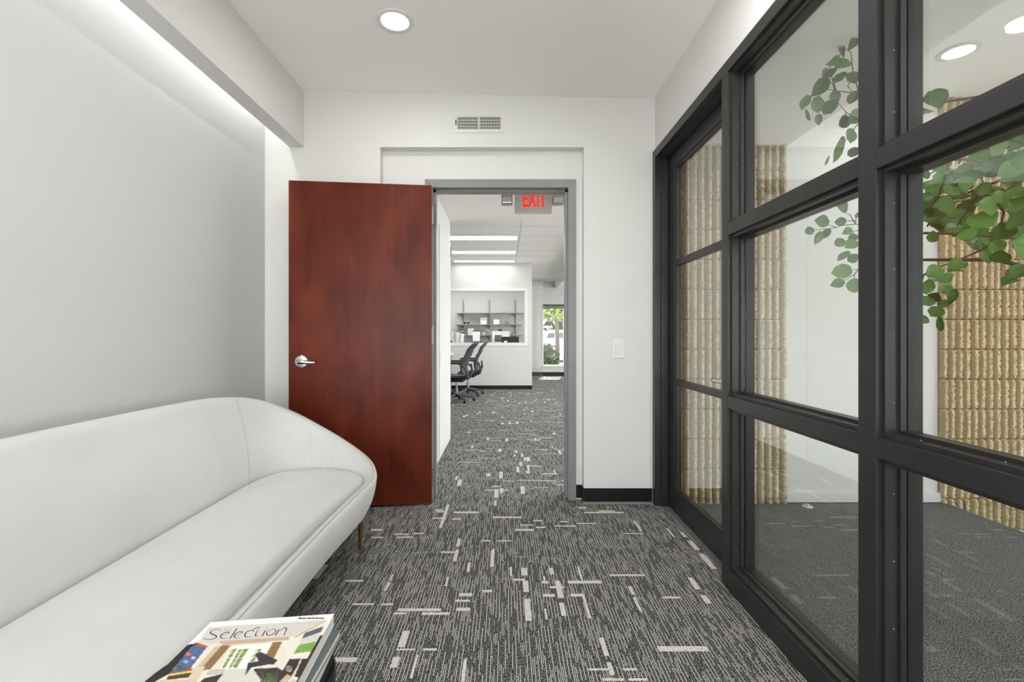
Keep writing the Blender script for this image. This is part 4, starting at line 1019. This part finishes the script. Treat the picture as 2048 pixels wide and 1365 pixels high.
# ================================================================== OFFICE CONTENT
M_meshf = mat('chair_mesh', (52, 54, 57), .6, noise_s=90, noise_a=.3)
M_chair = mat('chair_graphite', (62, 66, 70), .4)
def office_chair(x, y, rz, label, first=None):
    t = thing('office_chair', label, 'office chair', (0, 0, 0), 'black mesh office chairs')
    def p(name, bm, m, smooth=40): return part(t, name, bm, m, smooth)
    for k in range(5):
        a = 2 * PI * k / 5 + .35; c_, s_ = math.cos(a), math.sin(a)
        leg = p('base_leg', tb([(0, 0, .115), (.12 * c_, .12 * s_, .105), (.30 * c_, .30 * s_, .07)], [.032, .024, .014], 8), M_chair)
        bm = bmesh.new(); lathe(bm, [(0, -.02), (.026, -.02), (.028, -.012), (.028, .012), (.026, .02), (0, .02)], (.305 * c_, .305 * s_, .028), 'y', 14)
        tube(bm, [(.30 * c_, .30 * s_, .03), (.30 * c_, .30 * s_, .075)], .008, 6)
        part(leg, 'caster', bm, M_blackp, 40)
    p('gas_column', tb([(0, 0, .10), (0, 0, .24), (0, 0, .241), (0, 0, .37)], [.026, .026, .016, .016], 12), M_metal)
    p('tilt_mechanism', bx(-.13, .13, -.06, .06, .34, .40, bev=.02), M_blackp)
    # seat: waterfall front, back at +x
    bm = bmesh.new(); g = []
    for i in range(9):
        u = i / 8; x_ = -.25 + .48 * u; row = []
        for j in range(9):
            v_ = j / 8 * 2 - 1; hw = .24 - .05 * u ** 2
            z_ = .455 - .06 * max(0, .3 - u) / .3 * max(0, .3 - u) / .3 * 2 + .02 * v_ * v_ - .015 * math.sin(PI * u)
            row.append((x_, v_ * hw, z_))
        g.append(row)
    def slab(bm, g, off):
        A_ = [[bm.verts.new(q) for q in r] for r in g]; B_ = [[bm.verts.new(Vector(q) + off) for q in r] for r in g]; ni, nj = len(g), len(g[0])
        for i in range(ni - 1):
            for j in range(nj - 1):
                bm.faces.new((A_[i][j], A_[i + 1][j], A_[i + 1][j + 1], A_[i][j + 1])); bm.faces.new((B_[i][j], B_[i][j + 1], B_[i + 1][j + 1], B_[i + 1][j]))
        for i in range(ni - 1):
            bm.faces.new((A_[i][0], B_[i][0], B_[i + 1][0], A_[i + 1][0])); bm.faces.new((A_[i][-1], A_[i + 1][-1], B_[i + 1][-1], B_[i][-1]))
        for j in range(nj - 1):
            bm.faces.new((A_[0][j], A_[0][j + 1], B_[0][j + 1], B_[0][j])); bm.faces.new((A_[-1][j], B_[-1][j], B_[-1][j + 1], A_[-1][j + 1]))
        return bm
    p('seat', slab(bm, g, Vector((0, 0, -.035))), M_meshf)
    bm = bmesh.new(); g = []
    for i in range(11):
        u = i / 10; z_ = .50 + .50 * u; row = []
        xc = .19 + .05 * u + .09 * u * u + .05 * max(0, u - .8) / .2 - .035 * math.sin(PI * min(1, u * 1.6)); 
        for j in range(9):
            v_ = j / 8 * 2 - 1; hw = .17 + .085 * math.sin(PI * (.18 + .62 * u)) + (.02 if u > .8 else 0)
            row.append((xc - .05 * v_ * v_, v_ * hw, z_ + (.02 * (1 - v_ * v_) if i == 10 else 0)))
        g.append(row)
    fr_pts = [g[i][0] for i in range(11)] + [g[10][j] for j in range(1, 9)] + [g[i][8] for i in range(9, -1, -1)] + [g[0][j] for j in range(7, 0, -1)]
    bk = p('backrest', slab(bm, g, Vector((.008, 0, 0))), M_meshf)
    part(bk, 'back_frame', tb(fr_pts + [fr_pts[0]], .014, 8), M_chair, True)
    p('back_support', tb([(.10, 0, .38), (.22, 0, .42), (.27, 0, .55), (.26, 0, .66)], [.03, .026, .02, .014], 8), M_chair)
    for s_ in (-1, 1):
        p('arm_support', tb([(.19, s_ * .2, .42), (.24, s_ * .26, .50), (.20, s_ * .28, .60), (.10, s_ * .285, .665)], [.02, .018, .017, .015], 8), M_chair)
        p('armrest', bx(-.16, .17, s_ * .285 - .045, s_ * .285 + .045, .665, .70, bev=.014), M_blackp)
    t.location = (x, y, 0); t.rotation_euler = (0, 0, rz); t.scale = (.94,) * 3
    return t
office_chair(-.80, 7.60, R(-6), 'black mesh office chair nearest the doorway, seen from its side')
office_chair(-.68, 8.42, R(3), 'black mesh office chair behind the nearer one, closer to the half wall')
desk = thing('desk', 'long white desk in front of the two mesh chairs', 'desk', (-1.7, 8.1, 0))
part(desk, 'desk_top', bx(-2.4, -1.02, 6.9, 9.15, .70, .735, bev=.003), M_wood_desk)
for (x, y) in ((-1.08, 6.98), (-1.08, 9.05), (-2.3, 6.98), (-2.3, 9.05)): part(desk, 'leg', bx(x - .025, x + .025, y - .025, y + .025, 0, .70), M_shelf)
part(desk, 'modesty_panel', bx(-1.9, -1.88, 7.1, 9.0, .25, .70), M_wood_desk)
# shelving on the rear office wall
def X12(px, Y): return (px - VX) * Y / F
def Z12(py, Y): return H - (py - VY) * Y / F
sh = thing('wall_shelving', 'grey metal wall shelving with three long shelves behind the pass-through', 'shelving', (-.4, WW, 1.3))
for px in (927, 979, 1031): part(sh, 'standard', bx(X12(px, WW) - .013, X12(px, WW) + .013, WW - .02, WW, .9, 1.985), M_shelf)
SHY = 12.0
for (a, b, py) in ((913, 1048, 626), (912, 1044, 649), (915, 1044, 670.5)):
    z = Z12(py, SHY); s_ = part(sh, 'shelf', bx(X12(a, SHY), X12(b, SHY), SHY, WW - .02, z - .02, z, bev=.002), M_shelf)
    for px in (927, 979, 1031):
        x = X12(px, WW); part(s_, 'bracket', prism(bmesh.new(), [(SHY + .03, z - .021), (WW - .02, z - .021), (WW - .02, z - .09)], x - .006, x + .006, 'x'), M_shelf)
def item(name, label, cat, px0, px1, py0, py1, Y, m, dep=.06, bev=.003):
    o = obj(name, bx(X12(px0, Y), X12(px1, Y), Y, Y + dep, Z12(py1, Y), Z12(py0, Y), bev=bev), m); return tag(o, label, cat)
SY = 12.02; zt2, zt3 = Z12(649, SHY), Z12(670.5, SHY)
def on(name, label, cat, px0, px1, hpx, zb, m, dep=.08, Y=SY, bev=.003, group=None):
    x0, x1 = X12(px0, Y), X12(px1, Y); o = obj(name, bx(x0, x1, Y, Y + dep, zb, zb + hpx * Y / F, bev=bev), m); return tag(o, label, cat, group)
M_card = mat('card_white', (240, 240, 238), .6); M_grn = mat('ink_grey', (120, 120, 122), .6)
g1 = thing('greeting_box', 'white box with grey lettering on the middle shelf', 'box', (X12(967, SY), SY, zt2))
part(g1, 'body', bx(X12(961, SY), X12(973.5, SY), SY, SY + .08, zt2, zt2 + 12.5 * SY / F, bev=.002), M_card)
bm = bmesh.new()
for k in range(4): box(bm, X12(962.2 + k * 2.8, SY), X12(964 + k * 2.8, SY), SY - .002, SY, zt2 + 8 * SY / F, zt2 + (10.5 + (k % 2)) * SY / F)
part(g1, 'lettering', bm, M_grn)
on('card_box', 'plain white box right of the lettered box on the middle shelf', 'box', 987, 999, 9.5, zt2, M_card)
M_tan = mat('tan_wood', (150, 122, 80), .5)
gb = on('trinket_box', 'small brown wooden box at the right of the middle shelf', 'box', 1010, 1018, 5, zt2, M_tan)
# sunglasses
sg = thing('sunglasses', 'dark folded sunglasses at the left of the middle shelf', 'sunglasses', (X12(933, SY), SY, zt2))
for px in (930, 936.5): part(sg, 'lens', lathe(bmesh.new(), [(0, 0), (.03, 0), (.03, .006), (0, .006)], (X12(px, SY), SY, zt2 + .031), 'y', 16), M_blackp)
part(sg, 'temple', tb([(X12(927, SY), SY, zt2 + .04), (X12(940, SY), SY + .01, zt2 + .035)], .004, 6), M_blackp)
# books on lower shelf
cols = [((120, 92, 84), 'brown'), ((70, 90, 130), 'blue'), ((200, 150, 60), 'ochre'), ((50, 50, 54), 'black'), ((214, 196, 150), 'cream')]
z = zt3
for k, (c_, nm) in enumerate(cols[::-1]):
    h = .034; m_ = mat('book_' + nm, c_, .5); x0, x1 = X12(915.5 + k * .4, SY), X12(930 - k * .5, SY)
    t = thing('book', nm + ' book lying in the small stack at the left of the lowest shelf', 'book', (x0, SY, z), 'books on the lowest shelf')
    part(t, 'cover', bx(x0, x1, SY, SY + .16, z, z + .004), m_); part(t, 'cover', bx(x0, x1, SY, SY + .16, z + h - .004, z + h), m_)
    part(t, 'spine', bx(x0, x1, SY - .004, SY, z, z + h), m_)
    part(t, 'pages', bx(x0 + .004, x1 - .004, SY, SY + .155, z + .004, z + h - .004), M_paper); z += h + .0005
# pictures
def picture(label, px0, px1, hpx, zb, Y, fm, im, cat='picture frame', name='picture_frame'):
    x0, x1 = X12(px0, Y), X12(px1, Y); h = hpx * Y / F; t = thing(name, label, cat, ((x0 + x1) / 2, Y, zb))
    bm = bmesh.new(); f = .018
    box(bm, x0, x1, Y, Y + .015, zb, zb + f); box(bm, x0, x1, Y, Y + .015, zb + h - f, zb + h); box(bm, x0, x0 + f, Y, Y + .015, zb + f, zb + h - f); box(bm, x1 - f, x1, Y, Y + .015, zb + f, zb + h - f)
    part(t, 'frame', bm, fm); part(t, 'print', bx(x0 + f, x1 - f, Y + .006, Y + .012, zb + f, zb + h - f), im); return t
M_pic1 = mat('print_grey', (150, 152, 150), .5, noise_s=22, noise_a=.5)
picture('white framed picture standing right of the book stack', 936, 947, 13, zt3, SY, M_card, mat('print_pale', (214, 218, 214), .5, noise_s=25, noise_a=.2))
picture('grey framed photograph in the middle of the lowest shelf', 970, 985, 12.5, zt3, SY, M_shelf, M_pic1)
ck = thing('desk_clock', 'small round white clock on the lowest shelf', 'clock', (X12(967, SY), SY, zt3))
part(ck, 'case', lathe(bmesh.new(), [(0, 0), (.034, 0), (.036, .01), (.036, .03), (0, .03)], (X12(967.3, SY), SY, zt3 + .037), 'y', 24), M_card, 40)
part(ck, 'dial', lathe(bmesh.new(), [(0, -.002), (.013, -.002), (.013, 0)], (X12(967.3, SY), SY, zt3 + .037), 'y', 16), M_grn)
fg = thing('figurine', 'small brown figurine at the right of the lowest shelf', 'figurine', (X12(1024.5, SY), SY, zt3))
part(fg, 'body', lathe(bmesh.new(), [(.024, 0), (.028, .02), (.016, .05), (.01, .06)], (X12(1025, SY), SY, zt3), 'z', 12), M_tan, 50); part(fg, 'head', lathe(bmesh.new(), [(0, .055), (.012, .06), (.014, .072), (0, .085)], (X12(1025, SY), SY, zt3), 'z', 12), M_tan, 50)
ga = thing('glass_ornament', 'round clear glass ornament at the right end of the lowest shelf', 'ornament', (X12(1036, SY), SY + .05, zt3))
part(ga, 'globe', lathe(bmesh.new(), [(.03, 0), (.02, .01), (.045, .04), (.06, .09), (.045, .14), (0, .155)], (X12(1036, SY), SY + .06, zt3), 'z', 20), glass_mat('ornament_glass', (.9, .93, .94)), True)
# back desk with monitor, white panel, chair with coat
bd = thing('back_desk', 'dark desk behind the pass-through', 'desk', (-.4, 11.4, 0))
part(bd, 'desk_top', bx(-1.9, .45, 11.1, 11.9, .70, .735), M_shelf)
for x in (-1.85, .38):
    for y in (11.15, 11.85): part(bd, 'leg', bx(x, x + .04, y - .02, y + .02, 0, .70), M_shelf)
YM = 11.3
mo = thing('monitor', 'black computer monitor on the desk behind the pass-through', 'monitor', (X12(1020, YM), YM, .735))
part(mo, 'housing', bx(X12(1002.5, YM), X12(1038, YM), YM, YM + .04, Z12(691, YM), Z12(674, YM), bev=.004), M_blackp)
part(mo, 'stand', bx(X12(1018, YM), X12(1022, YM), YM + .01, YM + .04, .745, Z12(690, YM)), M_blackp); part(mo, 'foot', bx(X12(1012, YM), X12(1028, YM), YM - .06, YM + .12, .735, .745), M_blackp)
part(mo, 'paper_note', bx(X12(1008, YM), X12(1014.5, YM), YM - .004, YM, Z12(686.5, YM), Z12(682, YM)), M_card)
YP = 11.6
pb = thing('display_board', 'white board with a landscape photo leaning behind the monitor', 'board', (X12(1001, YP), YP, .735))
part(pb, 'board', bx(X12(984, YP), X12(1019, YP), YP, YP + .02, .735, Z12(662.8, YP)), M_card)
part(pb, 'photo', bx(X12(989.5, YP), X12(1003, YP), YP - .003, YP, Z12(684, YP), Z12(670.5, YP)), mat('print_landscape', (96, 108, 96), .5, noise_s=16, noise_a=.7))
wb = thing('wooden_bowl', 'curved brown wooden bowl on top of the white board', 'bowl', (X12(1000, YP), YP, Z12(662.6, YP)))
part(wb, 'bowl', lathe(bmesh.new(), [(.015, 0), (.045, .015), (.06, .045), (.055, .045), (.04, .02), (0, .012)], (X12(1000, YP), YP + .01, Z12(662.6, YP)), 'z', 18), mat('dark_wood', (96, 62, 40), .5), 40)
YT = 11.5
tw_ = thing('letter_tray', 'tall white file box with a black top left of the clock', 'file box', (X12(952, YT), YT, .735))
part(tw_, 'body', prism(bmesh.new(), [(X12(946.5, YT), .735), (X12(958.5, YT), .735), (X12(960, YT), Z12(663, YT)), (X12(945, YT), Z12(663, YT))], YT, YT + .12), M_card)
part(tw_, 'lid', bx(X12(944.8, YT), X12(960.2, YT), YT - .004, YT + .124, Z12(663, YT), Z12(661.6, YT)), M_blackp)
YK = 11.05
kc = thing('desk_chair', 'dark office chair behind the pass-through, only its curved top showing', 'office chair', (X12(953, YK), YK, 0))
bm = bmesh.new(); ce = X12(953.5, YK); hw = .16
g0 = [(ce - hw + 2 * hw * i / 10, Z12(686, YK) + .035 * math.sin(PI * i / 10) ** .5) for i in range(11)]
prism(bm, [(ce - hw, .55), (ce + hw, .55)] + g0[::-1], YK, YK + .05); part(kc, 'backrest', bm, M_meshf)
part(kc, 'seat', bx(ce - .22, ce + .22, YK - .42, YK + .02, .42, .48, bev=.02), M_meshf); part(kc, 'column', tb([(ce, YK - .2, .06), (ce, YK - .2, .42)], .025, 10), M_metal)
for k in range(5):
    a = 2 * PI * k / 5; part(kc, 'base_leg', tb([(ce, YK - .2, .09), (ce + .28 * math.cos(a), YK - .2 + .28 * math.sin(a), .03)], [.025, .014], 6), M_chair)
part(kc, 'back_post', bx(ce - .03, ce + .03, YK + .02, YK + .05, .44, .6), M_chair)
# coat on a second chair at the left edge
YJ = 10.3
cj = thing('side_chair', 'dark chair behind the pass-through with a white jacket over its back', 'office chair', (X12(912, YJ), YJ, 0))
jx = X12(915, YJ)
part(cj, 'backrest', bx(jx - .16, jx + .12, YJ + .02, YJ + .06, .52, Z12(668, YJ), bev=.015), M_meshf)
part(cj, 'seat', bx(jx - .22, jx + .2, YJ - .4, YJ + .05, .42, .48, bev=.02), M_meshf); part(cj, 'column', tb([(jx, YJ - .18, .06), (jx, YJ - .18, .42)], .025, 10), M_metal)
for k in range(5):
    a = 2 * PI * k / 5 + .3; part(cj, 'base_leg', tb([(jx, YJ - .18, .09), (jx + .28 * math.cos(a), YJ - .18 + .28 * math.sin(a), .03)], [.025, .014], 6), M_chair)
jk = bmesh.new(); gr = []
for i in range(13):
    u = i / 12; row = []
    for j in range(13):
        v_ = j / 12; x = jx - .15 + .29 * u * (1 - .25 * v_) + .05 * v_; z = Z12(664, YJ) - .36 * v_ - .05 * u * u
        row.append(jk.verts.new((x, YJ + .0 - .02 * math.sin(u * 17 + v_ * 2) - .03 * math.sin(PI * u), z)))
    gr.append(row)
for i in range(12):
    for j in range(12): jk.faces.new((gr[i][j], gr[i + 1][j], gr[i + 1][j + 1], gr[i][j + 1]))
o = obj('jacket', jk, M_card, None, True); tag(o, 'white jacket draped over the dark chair at the left of the pass-through', 'jacket')
sm = o.modifiers.new('thick', 'SOLIDIFY'); sm.thickness = .01

# ================================================================== OUTDOORS
struct('ground', bx(-12, 22, 12.47, 60, -.25, -.12), mat('ground', (172, 166, 150), .9, noise_s=1.2, noise_a=.25), 'pale paved ground outside the office window')
M_fol = leaf_mat('foliage', (66, 104, 30), (170, 190, 70)); M_fol2 = leaf_mat('foliage_dark', (40, 62, 36), (90, 110, 60))
def foliage(c, r, n, m, seed, s=.09):
    rd = random.Random(seed); bm = bmesh.new()
    for _ in range(n):
        d = Vector((rd.gauss(0, 1), rd.gauss(0, 1), rd.gauss(0, 1))).normalized() * rd.random() ** .4
        p = Vector(c) + Vector((d.x * r[0], d.y * r[1], d.z * r[2]))
        a = Vector((rd.uniform(-1, 1), rd.uniform(-1, 1), rd.uniform(-1, 1))).normalized(); b = a.orthogonal().normalized(); q = s * rd.uniform(.6, 1.3)
        vs_ = [bm.verts.new(p + a * q), bm.verts.new(p + b * q * .6), bm.verts.new(p - a * q), bm.verts.new(p - b * q * .6)]; bm.faces.new(vs_)
    return bm
tr = thing('garden_tree', 'slender tree with bright green leaves outside the office window', 'tree', (1.75, 15.5, -.12))
part(tr, 'trunk', tb([(1.66, 15.5, -.12), (1.70, 15.5, .6), (1.68, 15.5, 1.3), (1.6, 15.5, 2.0), (1.5, 15.5, 3.0)], [.10, .075, .07, .065, .05], 10), M_trunk, True)
part(tr, 'crown', foliage((1.7, 15.7, 2.8), (2.2, 1.6, 1.3), 3600, M_fol, 1), M_fol, kind='stuff')
for k, (x, y, r_, m_, lab) in enumerate(((1.25, 14.6, (.42, .4, .45), M_fol2, 'dark green shrub left of the tree outside the office window'), (2.25, 14.6, (.45, .4, .6), M_fol, 'light green shrub right of the tree outside the office window'))):
    s_ = thing('shrub', lab, 'shrub', (x, y, -.12)); part(s_, 'foliage', foliage((x, y, r_[2] * .8), r_, 700, m_, 20 + k, .07), m_, kind='stuff'); part(s_, 'stem', tb([(x, y, -.12), (x, y, .4)], .03, 6), M_trunk)
hd = thing('background_tree', 'broad leafy tree far behind the parked car', 'tree', (3.2, 28, -.12)); part(hd, 'crown', foliage((3.2, 28, 3.6), (5, 2, 3), 3500, M_fol2, 5, .22), M_fol2, kind='stuff'); part(hd, 'trunk', tb([(3.2, 28, -.12), (3.2, 28, 3)], .2, 8), M_trunk)
car = thing('parked_car', 'white parked car seen beyond the tree outside the office window', 'car', (2.6, 21, -.12))
M_car = mat('car_white', (232, 234, 238), .25, coat=.5)
prof = [(.4, .28), (.42, .75), (.75, .85), (1.4, .98), (2.0, 1.38), (3.3, 1.40), (4.0, 1.0), (4.5, .92), (4.55, .35), (4.2, .18), (.7, .18)]
part(car, 'body', prism(bmesh.new(), [(x, z - .12) for x, z in prof], 20.2, 21.9), M_car, 30)
part(car, 'window', prism(bmesh.new(), [(1.72, .92), (1.84, 1.12), (2.08, 1.14), (2.08, .92)], 20.185, 20.2), mat('car_glass', (84, 98, 108), .2))
part(car, 'window', prism(bmesh.new(), [(2.2, .92), (2.2, 1.14), (3.1, 1.15), (3.5, .92)], 20.185, 20.2), bpy.data.materials['car_glass'])
for x in (1.15, 3.75): part(car, 'wheel', lathe(bmesh.new(), [(0, -.1), (.2, -.1), (.31, -.08), (.31, .1), (0, .1)], (x, 20.28, .19), 'y', 20), M_blackp)
